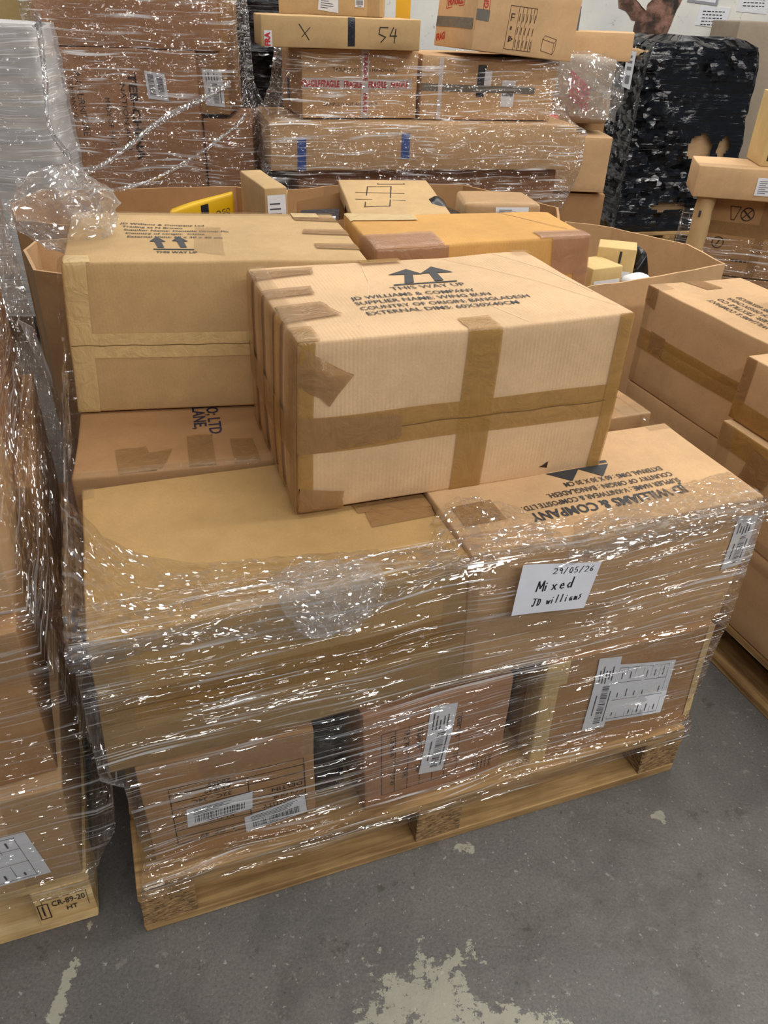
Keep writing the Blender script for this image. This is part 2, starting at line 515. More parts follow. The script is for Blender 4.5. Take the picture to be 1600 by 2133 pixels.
class Box:
    """A cardboard carton with rounded, slightly bulging faces. Face coordinates: s to the right, t up, seen from outside."""
    def __init__(s, label, loc, yaw, dims, mat, offs=None, group=None, r=.004, bulge=.003, wob=.0016, seams=(), name='cardboard_box',
                 cat='box', step=.035, tilt=0, seed=None, body='box_body'):
        s.W, s.D, s.H = dims
        s.offs = {k: Vector(v) for k, v in (offs or {}).items()}
        s.r, s.bulge, s.wob = r, bulge, wob
        s.seed = seed if seed is not None else random.uniform(0, 90)
        s.root = thing(name, label, cat, loc, yaw, group, tilt)
        s.layer = 0
        s.tlift = .0006 if wob < .002 else .0012
        s.body(mat, seams, step, body)
    def P(s, p, off=0):
        W, D, H = s.W, s.D, s.H
        r = s.r
        c = Vector((min(max(p[0], r), W-r), min(max(p[1], r), D-r), min(max(p[2], r), H-r)))
        n = Vector(p)-c
        n = n.normalized() if n.length > 1e-9 else Vector((0, 0, 1))
        q = c+n*(r+off)
        u, v, w_ = p[0]/W, p[1]/D, p[2]/H
        su, sv, sw = math.sin(PI*u), math.sin(PI*v), math.sin(PI*w_)
        q.x += s.bulge*(2*u-1)*sv*sw
        q.y += s.bulge*(2*v-1)*su*sw
        q.z += s.bulge*.6*(2*w_-1)*su*sv
        if s.wob:
            k = Vector(p)*6+Vector((s.seed, s.seed*.7, 3))
            nv = noise.noise_vector(k)*s.wob*1.7
            if w_ < .03: nv.z = abs(nv.z)*.2
            q += nv
        for k, o in s.offs.items():
            a = (u if k[0] == '1' else 1-u)*(v if k[1] == '1' else 1-v)*(w_ if k[2] == '1' else 1-w_)
            q += o*a
        return q
    def fp(s, face, a, b):
        W, D, H = s.W, s.D, s.H
        return {'front': (a, 0, b), 'back': (W-a, D, b), 'left': (0, D-a, b), 'right': (W, a, b),
                'top': (a, b, H), 'bottom': (a, D-b, 0)}[face]
    def size(s, face):
        return {'front': (s.W, s.H), 'back': (s.W, s.H), 'left': (s.D, s.H), 'right': (s.D, s.H), 'top': (s.W, s.D), 'bottom': (s.W, s.D)}[face]
    def body(s, mat, seams, step, name):
        bm = bmesh.new()
        r = s.r
        for face in ('front', 'back', 'left', 'right', 'top', 'bottom'):
            A, B = s.size(face)
            sa = [x[2] for x in seams if x[0] == face and x[1] == 's']
            sb = [x[2] for x in seams if x[0] == face and x[1] == 't']
            ea = [r*.4, r, A-r, A-r*.4]+[v+d for v in sa for d in (-.002, 0, .002)]
            eb = [r*.4, r, B-r, B-r*.4]+[v+d for v in sb for d in (-.002, 0, .002)]
            ga, gb = frange(A, step, ea), frange(B, step, eb)
            grid = []
            for b in gb:
                row = []
                for a in ga:
                    off = 0
                    if any(abs(a-v) < 1e-6 for v in sa) or any(abs(b-v) < 1e-6 for v in sb): off = -.004
                    if not (r < a < A-r) or not (r < b < B-r): off = 0
                    row.append(bm.verts.new(s.P(s.fp(face, a, b), off)))
                grid.append(row)
            for i in range(len(gb)-1):
                for j in range(len(ga)-1):
                    bm.faces.new((grid[i][j], grid[i][j+1], grid[i+1][j+1], grid[i+1][j]))
        bmesh.ops.remove_doubles(bm, verts=bm.verts, dist=2e-5)
        bmesh.ops.recalc_face_normals(bm, faces=bm.faces)
        me = bpy.data.meshes.new(name)
        bm.to_mesh(me)
        bm.free()
        me.polygons.foreach_set('use_smooth', [True]*len(me.polygons))
        me.materials.append(mat)
        o = bpy.data.objects.new(name, me)
        C.objects.link(o)
        o.parent = s.root
        s.bodyo = o
    def patch(s, face, quad, mat, name='tape_strip', off=None, step=.02, rag=0, label=None, parent=None, lift=0, wr=0):
        """quad: four (s,t) corners going round; laid on the face as a thin sheet"""
        if off is None:
            s.layer += 1
            off = .0006+.00022*s.layer
        off += s.tlift
        q = [Vector((a, b)) for a, b in quad]
        A, B = s.size(face)
        def params(p0, p1, L, ax):
            n = max(1, int((p1-p0).length/step))
            us = [i/n for i in range(n+1)]
            d = p1[ax]-p0[ax]
            if abs(d) > .9*(p1-p0).length:
                for e in (s.r*.4, s.r, L-s.r, L-s.r*.4):
                    u = (e-p0[ax])/d
                    if .002 < u < .998: us.append(u)
            return sorted(us)
        U_ = params(q[0], q[1], A, 0)
        V_ = params(q[0], q[3], B, 1)
        n1, n2 = len(U_)-1, len(V_)-1
        vs, fs = [], []
        longu = (q[1]-q[0]).length >= (q[3]-q[0]).length
        for v in V_:
            for u in U_:
                p = (q[0]*(1-u)+q[1]*u)*(1-v)+(q[3]*(1-u)+q[2]*u)*v
                if rag:
                    d = (q[1]-q[0]).normalized() if longu else (q[3]-q[0]).normalized()
                    e = (1 if u == 1 else -1 if u == 0 else 0) if longu else (1 if v == 1 else -1 if v == 0 else 0)
                    if e: p = p+d*e*rag*random.uniform(-1, .6)
                a, b = min(max(p.x, 0), A), min(max(p.y, 0), B)
                o2 = off+lift*math.sin(PI*u)*math.sin(PI*v)
                if wr: o2 += wr*abs(noise.noise(Vector((p.x*45, p.y*45, s.seed))))
                vs.append(s.P(s.fp(face, a, b), o2))
        for j in range(n2):
            for i in range(n1):
                k = j*(n1+1)+i
                fs.append((k, k+1, k+n1+2, k+n1+1))
        o = link_mesh(name, vs, fs, mat, parent or s.root, True)
        if label: o['label'] = label
        return o
    def strip(s, face, a0, b0, a1, b1, mat, **kw):
        return s.patch(face, [(a0, b0), (a1, b0), (a1, b1), (a0, b1)], mat, **kw)
    def ink(s, face, ink, mat, name='printed_text', off=.0013, parent=None, label=None):
        vs = [s.P(s.fp(face, a, b), off) for a, b in ink.v]
        o = link_mesh(name, vs, ink.f, mat, parent or s.root)
        if label: o['label'] = label
        return o
    def label(s, face, quad, kind='bars', mat=PAPER, seed=1, lbl=None, off=None, name='paper_label'):
        """sticker; its print is laid out in unit coordinates and carried onto the quad"""
        s.layer += 1
        off = off or (.0010+.00025*s.layer)
        o = s.patch(face, quad, mat, name, off=off, step=.03, label=lbl)
        q = [Vector(p) for p in quad]
        def fn(u, v):
            p = (q[0]*(1-u)+q[1]*u)*(1-v)+(q[3]*(1-u)+q[2]*u)*v
            return (p.x, p.y)
        k = Ink()
        rnd = random.Random(seed)
        if kind == 'bars':
            k.bars(.12, .16, .88, .52, True, 30, seed)
            for i in range(4):
                y = .60+i*.085
                k.rect(.10, y, .10+rnd.uniform(.25, .8), y+.03)
            k.rect(.3, .07, .75, .11)
        elif kind == 'side':
            k.bars(.42, .08, .72, .62, False, 30, seed)
            for i in range(5):
                x = .15+i*.14
                y0 = rnd.uniform(.66, .72)
                k.rect(x, y0, x+.05, y0+rnd.uniform(.1, .24))
            k.rect(.80, .10, .85, .55)
            k.rect(.22, .2, .27, .5)
        elif kind == 'table':
            for i in range(7): k.rect(.06+i*.14, .05, .064+i*.14, .95)
            for y in (.05, .40, .70, .94): k.rect(.06, y, .91, y+.008)
            for i in range(6):
                for y in (.1, .45, .76):
                    if rnd.random() < .85: k.rect(.12+i*.14, y, .135+i*.14, y+rnd.uniform(.06, .16))
        elif kind == 'lines':
            for i in range(7):
                y = .14+i*.11
                k.rect(.12, y, .12+rnd.uniform(.3, .7), y+.03)
        elif kind == 'double':
            k.bars(.12, .12, .42, .9, False, 26, seed)
            k.bars(.56, .12, .86, .9, False, 26, seed+1)
        k.xf(fn)
        s.ink(face, k, INK_LABEL, 'label_print', off+.0012, parent=o)
        return o, fn, off+.0004

YA = R(20.8)
ca, sa = math.cos(YA), math.sin(YA)
def G(u, v, o=(-.416, .7625)):
    return (o[0]+ca*u-sa*v, o[1]+sa*u+ca*v)

# ------------------------------------------------------------------ film builders
def film_wrap(label, levels, mat=None, nx=46, step=.012, amp=.0035, cat='stretch wrap', name='stretch_wrap', group=None, seed=0, gap=None, top_ragged=0, skip=None):
    """levels: list of (z, [4 world xy corners going round]); the film is pulled over them as one thin tube"""
    vs, fs, uvs = [], [], []
    rows = []
    cum = 0
    for li in range(len(levels)-1):
        z0, p0 = levels[li]
        z1, p1 = levels[li+1]
        dist = max(abs(z1-z0), max((Vector(a)-Vector(b)).length for a, b in zip(p0, p1)))
        n = max(1, int(dist/step))
        for k in range(n+(1 if li == len(levels)-2 else 0)):
            t = k/n
            rows.append((z0+(z1-z0)*t, [Vector(a)*(1-t)+Vector(b)*t for a, b in zip(p0, p1)], cum+dist*t))
        cum += dist
    m = len(levels[0][1])
    for ri, (z, pl, vv) in enumerate(rows):
        cx = sum((p for p in pl), Vector((0, 0)))/m
        uu = 0
        for e in range(m):
            a, b = pl[e], pl[(e+1) % m]
            L = (b-a).length
            nrm = Vector((b.y-a.y, a.x-b.x)).normalized() if L > 1e-6 else Vector((0, 0))
            for k in range(nx):
                t = k/nx
                p = a+(b-a)*t
                q = Vector((p.x*3, p.y*3, z*26+seed))
                d = noise.noise(q)*amp+noise.noise(Vector((p.x*14, p.y*14, z*60+seed)))*amp*.5
                d = abs(d)+.0008
                zz = z
                if top_ragged and ri > len(rows)-6:
                    zz += noise.noise(Vector((p.x*20, p.y*20, seed)))*top_ragged
                vs.append((p.x+nrm.x*d, p.y+nrm.y*d, zz))
                uvs.append((uu+L*t, vv))
            uu += L
    N = m*nx
    for r_ in range(len(rows)-1):
        for k in range(N):
            if skip and skip(k//nx, (k % nx)/nx, rows[r_][0]): continue
            k2 = (k+1) % N
            fs.append((r_*N+k, r_*N+k2, (r_+1)*N+k2, (r_+1)*N+k))
    o = link_mesh(name, vs, fs, mat or FILM, None, True, uvs)
    tag(o, label, cat, group)
    return o
def rect(u0, v0, u1, v1, fn=G):
    return [fn(u0, v0), fn(u1, v0), fn(u1, v1), fn(u0, v1)]
def rot_rect(x, y, yaw, W, D, e=.004):
    c, s = math.cos(yaw), math.sin(yaw)
    return [(x+c*a-s*b, y+s*a+c*b) for a, b in ((-e, -e), (W+e, -e), (W+e, D+e), (-e, D+e))]

def sheet(name, rows, mat, amp=.012, freq=14, sub=6, seed=0, parent=None, uvs_scale=1, thick=0, fold=.6):
    """a crumpled thin film sheet through a grid of world points (rows of equal length), smoothly interpolated"""
    nr, nc = len(rows), len(rows[0])
    P = [[Vector(p) for p in r] for r in rows]
    def cr(a, b, c, d, t):
        return .5*((2*b)+(-a+c)*t+(2*a-5*b+4*c-d)*t*t+(-a+3*b-3*c+d)*t**3)
    def lerp_row(row, u):
        i = min(int(u), nc-2)
        t = u-i
        g = lambda k: row[min(max(k, 0), nc-1)]
        return cr(g(i-1), g(i), g(i+1), g(i+2), t)
    vs, uvs, fs = [], [], []
    NU, NV = (nc-1)*sub, (nr-1)*sub
    for j in range(NV+1):
        v = j/sub
        i = min(int(v), nr-2)
        t = v-i
        for k in range(NU+1):
            u = k/sub
            q = [lerp_row(P[min(max(i+d, 0), nr-1)], u) for d in (-1, 0, 1, 2)]
            p = cr(q[0], q[1], q[2], q[3], t)
            n1 = noise.noise_vector(p*freq+Vector((seed, 0, 0)))
            n2 = noise.noise_vector(p*freq*2.6+Vector((0, seed, 0)))
            rg = Vector((1-2*abs(n1.x)*1.6, 1-2*abs(n1.y)*1.6, 1-2*abs(n1.z)*1.6))*.5
            p = p+(n1*(1-fold)+rg*fold*.6+n2*.45)*amp
            vs.append(p)
            uvs.append((u*.09*uvs_scale, v*.09*uvs_scale))
    for j in range(NV):
        for k in range(NU):
            a = j*(NU+1)+k
            fs.append((a, a+1, a+NU+2, a+NU+1))
    return link_mesh(name, vs, fs, mat, parent, False, uvs)

def rope(name, pts, r0, r1, mat, parent=None, seed=0, flat=1.0, n=60, strands=9):
    """film pulled into a loose twisted cord"""
    P = [Vector(p) for p in pts]
    def at(t):
        x = t*(len(P)-1)
        i = min(int(x), len(P)-2)
        f = x-i
        g = lambda k: P[min(max(k, 0), len(P)-1)]
        a, b, c, d = g(i-1), g(i), g(i+1), g(i+2)
        return .5*((2*b)+(-a+c)*f+(2*a-5*b+4*c-d)*f*f+(-a+3*b-3*c+d)*f**3)
    vs, fs, uvs = [], [], []
    m = 22
    for j in range(n+1):
        t = j/n
        p = at(t)
        d = (at(min(1, t+.01))-at(max(0, t-.01))).normalized()
        s1 = d.cross(Vector((0, 0, 1)) if abs(d.z) < .9 else Vector((1, 0, 0))).normalized()
        s2 = d.cross(s1)
        rr = r0+(r1-r0)*t
        for k in range(m):
            a = 2*PI*k/m
            q = rr*(.62+.38*math.cos(strands*a+t*22+seed))*(1+.45*noise.noise(Vector((t*9, math.cos(a)*1.4, seed+math.sin(a)))))
            vs.append(p+s1*math.cos(a)*q+s2*math.sin(a)*q*flat)
            uvs.append((t*(P[-1]-P[0]).length, a*rr))
    for j in range(n):
        for k in range(m):
            k2 = (k+1) % m
            fs.append((j*m+k, j*m+k2, (j+1)*m+k2, (j+1)*m+k))
    return link_mesh(name, vs, fs, mat, parent, True, uvs)

# ------------------------------------------------------------------ setting
def at_floor(x, y): return (x, y)
BLOBS = [(.13, .640, .13, .17, .600), (.26, .60, .15, .13, .605), (.05, .62, .10, .16, .615), (.36, .56, .08, .06, .60),
         (-.530, .58, .022, .30, .605), (.63, 1.06, .05, .03, .64), (.20, .96, .05, .03, .64)]
fl = link_mesh('floor', [(-7, -2, 0), (8, -2, 0), (8, 9, 0), (-7, 9, 0)], [(0, 1, 2, 3)], concrete())
tag(fl, 'worn dark grey concrete floor with white paint stains', kind='structure')
PL = plaster()
wl = link_mesh('wall_back', [(-7, 7.3, 0), (8, 7.3, 0), (8, 7.3, 4.6), (-7, 7.3, 4.6), (-7, 7.45, 0), (8, 7.45, 0), (8, 7.45, 4.6), (-7, 7.45, 4.6)],
               [(0, 1, 2, 3), (7, 6, 5, 4), (3, 2, 6, 7), (0, 4, 5, 1), (1, 5, 6, 2), (4, 0, 3, 7)], PL)
tag(wl, 'old white painted wall with peeling plaster', kind='structure')
def wall_patch(pts, mat, name, thick=.004, parent=None, y=7.3):
    n = len(pts)
    vs = [(a, y-thick, b) for a, b in pts]+[(a, y+.002, b) for a, b in pts]
    fs = [tuple(range(n))]+[(i, i+n, (i+1) % n+n, (i+1) % n) for i in range(n)]
    return link_mesh(name, vs, fs, mat, parent)
BR = brick()
random.seed(3)
def rough_poly(pts, j=.02, sub=4):
    out = []
    for (x0, y0), (x1, y1) in zip(pts, pts[1:]+pts[:1]):
        for k in range(sub):
            t = k/sub
            out.append((x0+(x1-x0)*t+random.uniform(-j, j), y0+(y1-y0)*t+random.uniform(-j, j)))
    return out
wall_patch(rough_poly([(1.66, 1.72), (1.70, 1.52), (1.84, 1.42), (1.83, 1.30), (1.80, 1.05), (2.08, 1.05), (2.10, 1.30), (2.14, 1.50), (2.20, 1.68), (2.1, 1.8), (1.85, 1.8)], .015), BR, 'exposed_brick', parent=wl)
wall_patch(rough_poly([(1.80, 1.70), (1.78, 1.60), (1.90, 1.50), (1.94, 1.60), (1.93, 1.70)], .012), PL, 'plaster_remnant', .012, parent=wl)
po = wall_patch([(2.22, 1.57), (2.46, 1.55), (2.46, 1.80), (2.22, 1.80)], plain('grey_poster_print', (150, 150, 158), .5), 'poster', .006)
tag(po, 'grey framed poster pinned high on the back wall', 'poster')
wall_patch([(2.24, 1.585), (2.44, 1.57), (2.44, 1.79), (2.24, 1.79)], PAPER, 'poster_print', .007, parent=po)
wall_patch([(2.31, 1.60), (2.36, 1.60), (2.35, 1.79), (2.32, 1.79)], INK, 'poster_figure', .008, parent=po)
for nm, q, lb, nl, x0, z0 in (('notice_sheet', [(2.32, 1.42), (2.56, 1.40), (2.57, 1.54), (2.33, 1.55)], 'white notice with lines of black writing on the back wall', 5, 2.36, 1.51),
                      ('notice_sheet', [(2.62, 1.52), (2.86, 1.51), (2.86, 1.72), (2.62, 1.72)], 'white notice at the top right corner of the picture', 3, 2.66, 1.60)):
    nt = wall_patch(q, PAPER, nm, .005)
    tag(nt, lb, 'notice')
    k = Ink()
    for i in range(nl):
        xx = x0
        while xx < x0+.16:
            ww = random.uniform(.012, .03)
            k.rect(xx, z0-i*.022, xx+ww, z0-i*.022+.006)
            xx += ww+.008
    link_mesh('handwriting', [(a, 7.3-.0065, b) for a, b in k.v], k.f, INK_PEN, nt)

# ------------------------------------------------------------------ pallets
def wood_block(name, x0, y0, z0, x1, y1, z1, mat, parent, rotgrain=False, j=.0015):
    bm = bmesh.new()
    bmesh.ops.create_cube(bm, size=1)
    for v in bm.verts:
        v.co = Vector(((v.co.x)*(x1-x0), v.co.y*(y1-y0), v.co.z*(z1-z0)))
    bmesh.ops.bevel(bm, geom=bm.edges[:], offset=.0018, segments=1, affect='EDGES')
    for v in bm.verts: v.co += Vector((random.uniform(-j, j), random.uniform(-j, j), 0))
    me = bpy.data.meshes.new(name)
    if rotgrain:
        bm.transform(Matrix.Rotation(-PI/2, 4, 'Z'))
    bm.to_mesh(me)
    bm.free()
    me.materials.append(mat)
    o = bpy.data.objects.new(name, me)
    C.objects.link(o)
    o.parent = parent
    o.location = ((x0+x1)/2, (y0+y1)/2, (z0+z1)/2)
    if rotgrain: o.rotation_euler.z = PI/2
    return o
def pallet(label, x, y, yaw, W=1.2, D=1.0, mat=WOOD, block=CHIP, group='wooden pallets on the warehouse floor', tops=7, bw=.10):
    t = thing('wooden_pallet', label, 'pallet', (x, y, 0), yaw, group)
    for k, yy in enumerate((0, D/2-bw/2, D-bw)):
        wood_block('bottom_board', 0, yy, 0, W, yy+bw, .022, mat, t)
        for xx, bl in ((0, .1), (W/2-.05, .10), (W-.1, .1)):
            wood_block('block', xx, yy, .022, xx+bl, yy+bw, .10, block, t, j=.002)
    for xx, bl in ((0, .1), (W/2-.05, .10), (W-.1, .1)):
        wood_block('cross_board', xx, 0, .10, xx+bl, D, .122, mat, t, True)
    wid = [.145, .10, .12, .10, .12, .10, .145][:tops]
    gap = (D-sum(wid))/(len(wid)-1)
    yy = 0
    for q in wid:
        wood_block('top_board', 0, yy, .122, W, yy+q, .144, mat, t)
        yy += q+gap
    return t
random.seed(11)
P1 = pallet('wooden pallet under the film-wrapped boxes in the middle of the floor', -.4157, .7625, YA, 1.19, 1.0)
LO = G(0, 0, (-.513, .792))
P2 = pallet('pale fresh wooden pallet with a black stamp at the left edge', *G(-1.2, 0, LO), YA, 1.2, 1.0, WOOD_PALE, WOOD_PALE)
P3 = pallet('wooden pallet under the boxes at the right edge', .86, 1.69, R(-69.2), 1.2, 1.0)
# stamp on the corner block of the pale pallet
k = Ink()
k.rect(1.113, .045, 1.114, .095).rect(1.113, .095, 1.19, .096).rect(1.189, .05, 1.19, .096)
k.text('CR-89-20', 1.128, .072, .016, 0, .058, .01).text('HT', 1.150, .050, .013, 0, .02, .01)
k.rect(1.104, .040, 1.106, .085).rect(1.104, .084, 1.122, .086).rect(1.104, .04, 1.122, .042).rect(1.121, .04, 1.123, .085).rect(1.111, .05, 1.113, .08)
link_mesh('stamp', [(a, -.003, b) for a, b in k.v], k.f, INK_BROWN, P2)

# ------------------------------------------------------------------ main stack
def table_ink(k, x0, y0, x1, y1, nh, cols, w=.0013):
    for i in range(nh+1):
        y = y0+(y1-y0)*i/nh
        k.line([(x0, y), (x1, y)], w)
    for c in cols: k.line([(x0+(x1-x0)*c, y0), (x0+(x1-x0)*c, y1)], w)
def flip(k, cx, cy):
    return k.xf(lambda x, y: (2*cx-x, 2*cy-y))

# lower layer
L1 = Box('brown box at the front left corner of the middle pallet with an upside down table',
         (-.391, .808, .144), .3243, (.299, .40, .272), KRAFT_BROWN, {'000': (.0007, .003, .0), '101': (.002, .001, .001)}, 'boxes of the bottom layer on the middle pallet')
k = Ink()   # drawn upright, then turned over
table_ink(k, .02, .045, .255, .185, 7, (0, .43, 1), .0018)
for i, (a, b) in enumerate([('28069', ''), ('AN832', ''), ('32C - 34C', 'P'), ('', ''), ('', 'DESTINA'), ('1 OF 49', 'COLOUR'), ('', 'GROSS WT')]):
    pass
rows_ = [('CARTON NO', '1  OF  49'), ('GROSS', ''), ('QUANTITY', 'RETUR'), ('COLOUR', 'BLUSH'), ('DESTIN', 'POLAND'), ('', '32C - 34C'), ('', 'AN832')]
for i, (a, b) in enumerate(rows_):
    y = .185-(i+1)*.02+.005
    if a: k.text(a, .024, y, .010, 0, min(.085, .0095*len(a)), .008)
    if b: k.text(b, .15, y, .010, 0, None, .008, 1.15)
k.text('28069', .15, .034, .010, 0, None, .008, 1.15)
k.line([(.02, .045), (.02, .028), (.255, .028), (.255, .045)], .0013)
k.xf(lambda x, y: (.30-x, .232-y))
L1.ink('front', k, INK_BROWN, 'printed_table')
L1.label('front', [(.067, .092), (.182, .102), (.185, .148), (.069, .142)], 'bars', seed=3)
L1.label('front', [(.167, .038), (.281, .053), (.278, .102), (.166, .082)], 'bars', seed=5)
L1.strip('front', .10, .21, .299, .268, TAPE_CLEAR, rag=.004)
L2 = Box('bottom layer box between two dark gaps, white strip label over a printed table',
         (-.019, .937, .144), .40, (.305, .40, .272), KRAFT_ROSE, {'000': (.006, 0, 0), '001': (-.005, 0, 0)}, 'boxes of the bottom layer on the middle pallet')
k = Ink()
for i in range(7): k.line([(.035+i*.027, .035), (.035+i*.027, .215)], .0011)
for y in (.035, .12, .215): k.line([(.035, y), (.197, y)], .0011)
for i, s_ in enumerate(['Carton', 'Po No', 'Supplier', 'Supp Ref', 'Gross Wt', 'Net Wt']):
    k.text(s_, .052+i*.027, .205, .010, -PI/2, .06, .005)
    k.text(['1 OF 49', '47842', 'CMP', 'Size 38', '10', '26'][i], .052+i*.027, .10, .009, -PI/2, None, .003)
k.line([(.235, .02), (.28, .02), (.28, .055), (.235, .055), (.235, .02)], .001)
for i in range(5): k.line([(.240+i*.009, .024), (.240+i*.009, .05)], .002)
L2.ink('front', k, INK_BROWN, 'printed_table')
L2.label('front', [(.113, .068), (.165, .060), (.186, .244), (.131, .252)], 'side', seed=8)
L3 = Box('bottom right box with pale paper tape on its edges and two white labels',
         (.325, 1.070, .144), .351, (.394, .42, .285), KRAFT_BROWN, {'000': (.001, .0, 0), '100': (.003, -.006, 0), '101': (-.002, .005, .003)}, 'boxes of the bottom layer on the middle pallet')
L3.strip('front', 0, 0, .035, .285, TAPE_PALE)
L3.strip('left', .37, 0, .42, .285, TAPE_PALE)
L3.strip('front', .375, .03, .394, .285, TAPE_PALE)
L3.strip('front', 0, .268, .394, .285, TAPE_CLEAR)
L3.patch('front', [(.0, .225), (.05, .225), (.05, .285), (.0, .285)], TAPE_PALE, lift=.004)
L3.label('front', [(.158, .078), (.307, .064), (.311, .214), (.163, .242)], 'table', seed=4)
L3.label('front', [(.114, .070), (.168, .060), (.170, .262), (.116, .271)], 'side', seed=9)
# hidden rest of the bottom layer, seen through the gaps
Box('brown box at the back left of the bottom layer, seen down the left side', (*G(.02, .52), .144), YA, (.5, .44, .27), KRAFT_ROSE, group='boxes of the bottom layer on the middle pallet')
Box('brown box at the back right of the bottom layer, behind the pale-taped box', (*G(.62, .56), .144), YA, (.55, .42, .27), KRAFT_BROWN, group='boxes of the bottom layer on the middle pallet')
bb = Box('black plastic parcel in the gap between the two lower brown boxes', (*G(.345, .09), .146), YA, (.075, .33, .258), BLACK_FILM, name='plastic_parcel', cat='parcel', bulge=.004, wob=.006, r=.015, body='bag_body')
bb = Box('black plastic parcel between the middle and the right lower boxes', (*G(.752, .10), .146), YA, (.045, .33, .258), BLACK_FILM, name='plastic_parcel', cat='parcel', bulge=.006, wob=.006, r=.015, body='bag_body')

# middle layer
A = Box('wide mustard-brown box, front left of the middle layer, with a bare top', (-.4135, .792, .429), .3725, (.607, .405, .284), KRAFT_MUSTARD,
        {'001': (.0007, -.0034, -.004), '000': (-.0092, -.0015, 0), '101': (-.0032, .0067, .0058), '100': (.0046, 0, .0024), '011': (.0109, .012, -.0009)},
        'boxes of the middle layer on the middle pallet', seams=(('front', 't', .137),), bulge=.004)
A.strip('front', .0, .105, .607, .168, TAPE_GOLD, rag=.001)
A.strip('front', .0, .0, .05, .284, TAPE_CLEAR)
A.strip('front', .56, .0, .607, .284, TAPE_CLEAR)
A.strip('front', .05, .0, .607, .09, TAPE_CLEAR)
A.patch('top', [(.48, .135), (.604, .135), (.604, .192), (.48, .192)], TAPE_BROWN, rag=.006)
A.patch('top', [(.465, .185), (.607, .165), (.607, .215), (.465, .225)], TAPE_BROWN, rag=.004)
A.strip('top', .0, .37, .022, .418, TAPE_CLEAR)
B = Box('reddish brown box at the front right of the middle layer with upside down lettering', (.150, 1.0143, .428), .3690, (.600, .304, .301), KRAFT_TAN,
        {'001': (-.0037, -.0011, -.0038), '101': (.0006, 0, .0009), '111': (.0033, .0003, .0055), '100': (-.004, .0014, 0), '000': (.0047, 0, .001)},
        'boxes of the middle layer on the middle pallet')
k = Ink()
# lettering reads from behind the box: every line is laid out upright then turned half round
def up(k, s_, xr, y, h, wd, bold=.012):
    vs, fs, w0 = text_shape(s_, bold)
    b = len(k.v)
    for a, q in vs:
        k.v.append((xr-a*wd/w0, y-q*h/.70))
    k.f += [tuple(i+b for i in f) for f in fs]
up(k, 'JD WILLIAMS & COMPANY', .468, .076, .024, .325, .025)
up(k, 'SUPPLIER NAME : V-KNITWEAR & COMPOSITE LTD.', .476, .100, .014, .335)
up(k, 'COUNTRY OF ORIGIN : BANGLADESH.', .476, .123, .014, .27)
up(k, 'EXTERNAL DIMS : 60 X 30 X 30 CM', .470, .147, .014, .215)
for x in (.276, .342):
    k.poly([(x-.036, .186), (x+.036, .186), (x, .148)])
k.rect(.24, .192, .38, .20)
B.ink('top', k, INK, 'printed_text')
B.patch('top', [(.02, .075), (.10, .075), (.10, .14), (.02, .14)], TAPE_BROWN, off=.0005)
B.strip('top', .545, .28, .598, .304, TAPE_CLEAR)
B.strip('front', 0, 0, .02, .301, TAPE_CLEAR)
B.label('front', [(.552, .140), (.599, .145), (.598, .262), (.550, .266)], 'side', seed=12)
B.patch('front', [(.02, .105), (.30, .075), (.30, .135), (.02, .17)], TAPE_CLEAR)
Cb = Box('brown box behind the mustard one, its dark blue letters cut off by the box above', (-.5814, 1.2062, .418), R(16), (.57, .42, .302), KRAFT_BROWN,
         None, 'boxes of the middle layer on the middle pallet', seams=(), r=.006)
k = Ink()
def down(k, s_, x, ytop, h, wd, bold=.012):
    vs, fs, w0 = text_shape(s_, bold)
    b = len(k.v)
    for a, q in vs: k.v.append((x+q*h/.70, ytop-a*wd/w0))
    k.f += [tuple(i+b for i in f) for f in fs]
down(k, 'CO; LTD.', .262, .285, .026, .165)
down(k, 'LANE,', .232, .262, .026, .105)
Cb.ink('top', k, INK_NAVY)
Cb.patch('top', [(.085, 0), (.155, 0), (.135, .10), (.075, .10)], TAPE_BROWN, rag=.004)
Cb.patch('top', [(.125, .012), (.165, .0), (.185, .08), (.12, .075)], TAPE_BROWN, rag=.006)
Cb.patch('top', [(.215, 0), (.265, 0), (.265, .125), (.215, .13)], TAPE_BROWN, rag=.004)
Cb.patch('top', [(.30, 0), (.35, 0), (.345, .095), (.30, .10)], TAPE_BROWN, rag=.004)
Cb.strip('front', 0, .25, .6, .304, TAPE_CLEAR)
Cb.strip('top', 0, 0, .6, .02, TAPE_CLEAR)
Fb = Box('brown box behind the reddish one, only its shiny taped right corner showing', (.036, 1.378, .418), YA, (.60, .43, .302), KRAFT_BROWN, None, 'boxes of the middle layer on the middle pallet')
Fb.strip('top', .45, 0, .60, .05, TAPE_CLEAR)
Fb.strip('top', .53, .0, .60, .10, TAPE_CLEAR)
Fb.strip('front', 0, .26, .6, .302, TAPE_CLEAR)

# top layer
D = Box('large brown box at upper left with two arrows and small black lettering on top', (-.6445, 1.475, .726), .175, (.60, .38, .313), KRAFT_TOP,
        {'001': (.007, .002, 0), '000': (-.015, -.007, 0), '111': (-.037, .004, .004), '011': (-.036, -.005, .013), '101': (.002, 0, .001)},
        'boxes of the top layer on the middle pallet', seams=(('front', 't', .147),), r=.006)
k = Ink()
an = R(-5.5)
for i, (s_, wd) in enumerate([('JD Williams & Company Ltd', .182), ('Trading as N Brown', .130), ('Supplier Name: Danielle Group Plc', .226), ('Country of Origin:  China', .168), ('External Dims: 60 x 30 x 40 cm', .200)]):
    k.text(s_, .108+i*.0035, .270-i*.0265, .0115, an, wd, .02)
for x in (.184, .230):
    k.poly([(x, .088), (x+.013, .087), (x+.008, .130), (x-.006, .131)])
    k.poly([(x-.016, .132), (x+.018, .127), (x-.001, .164)])
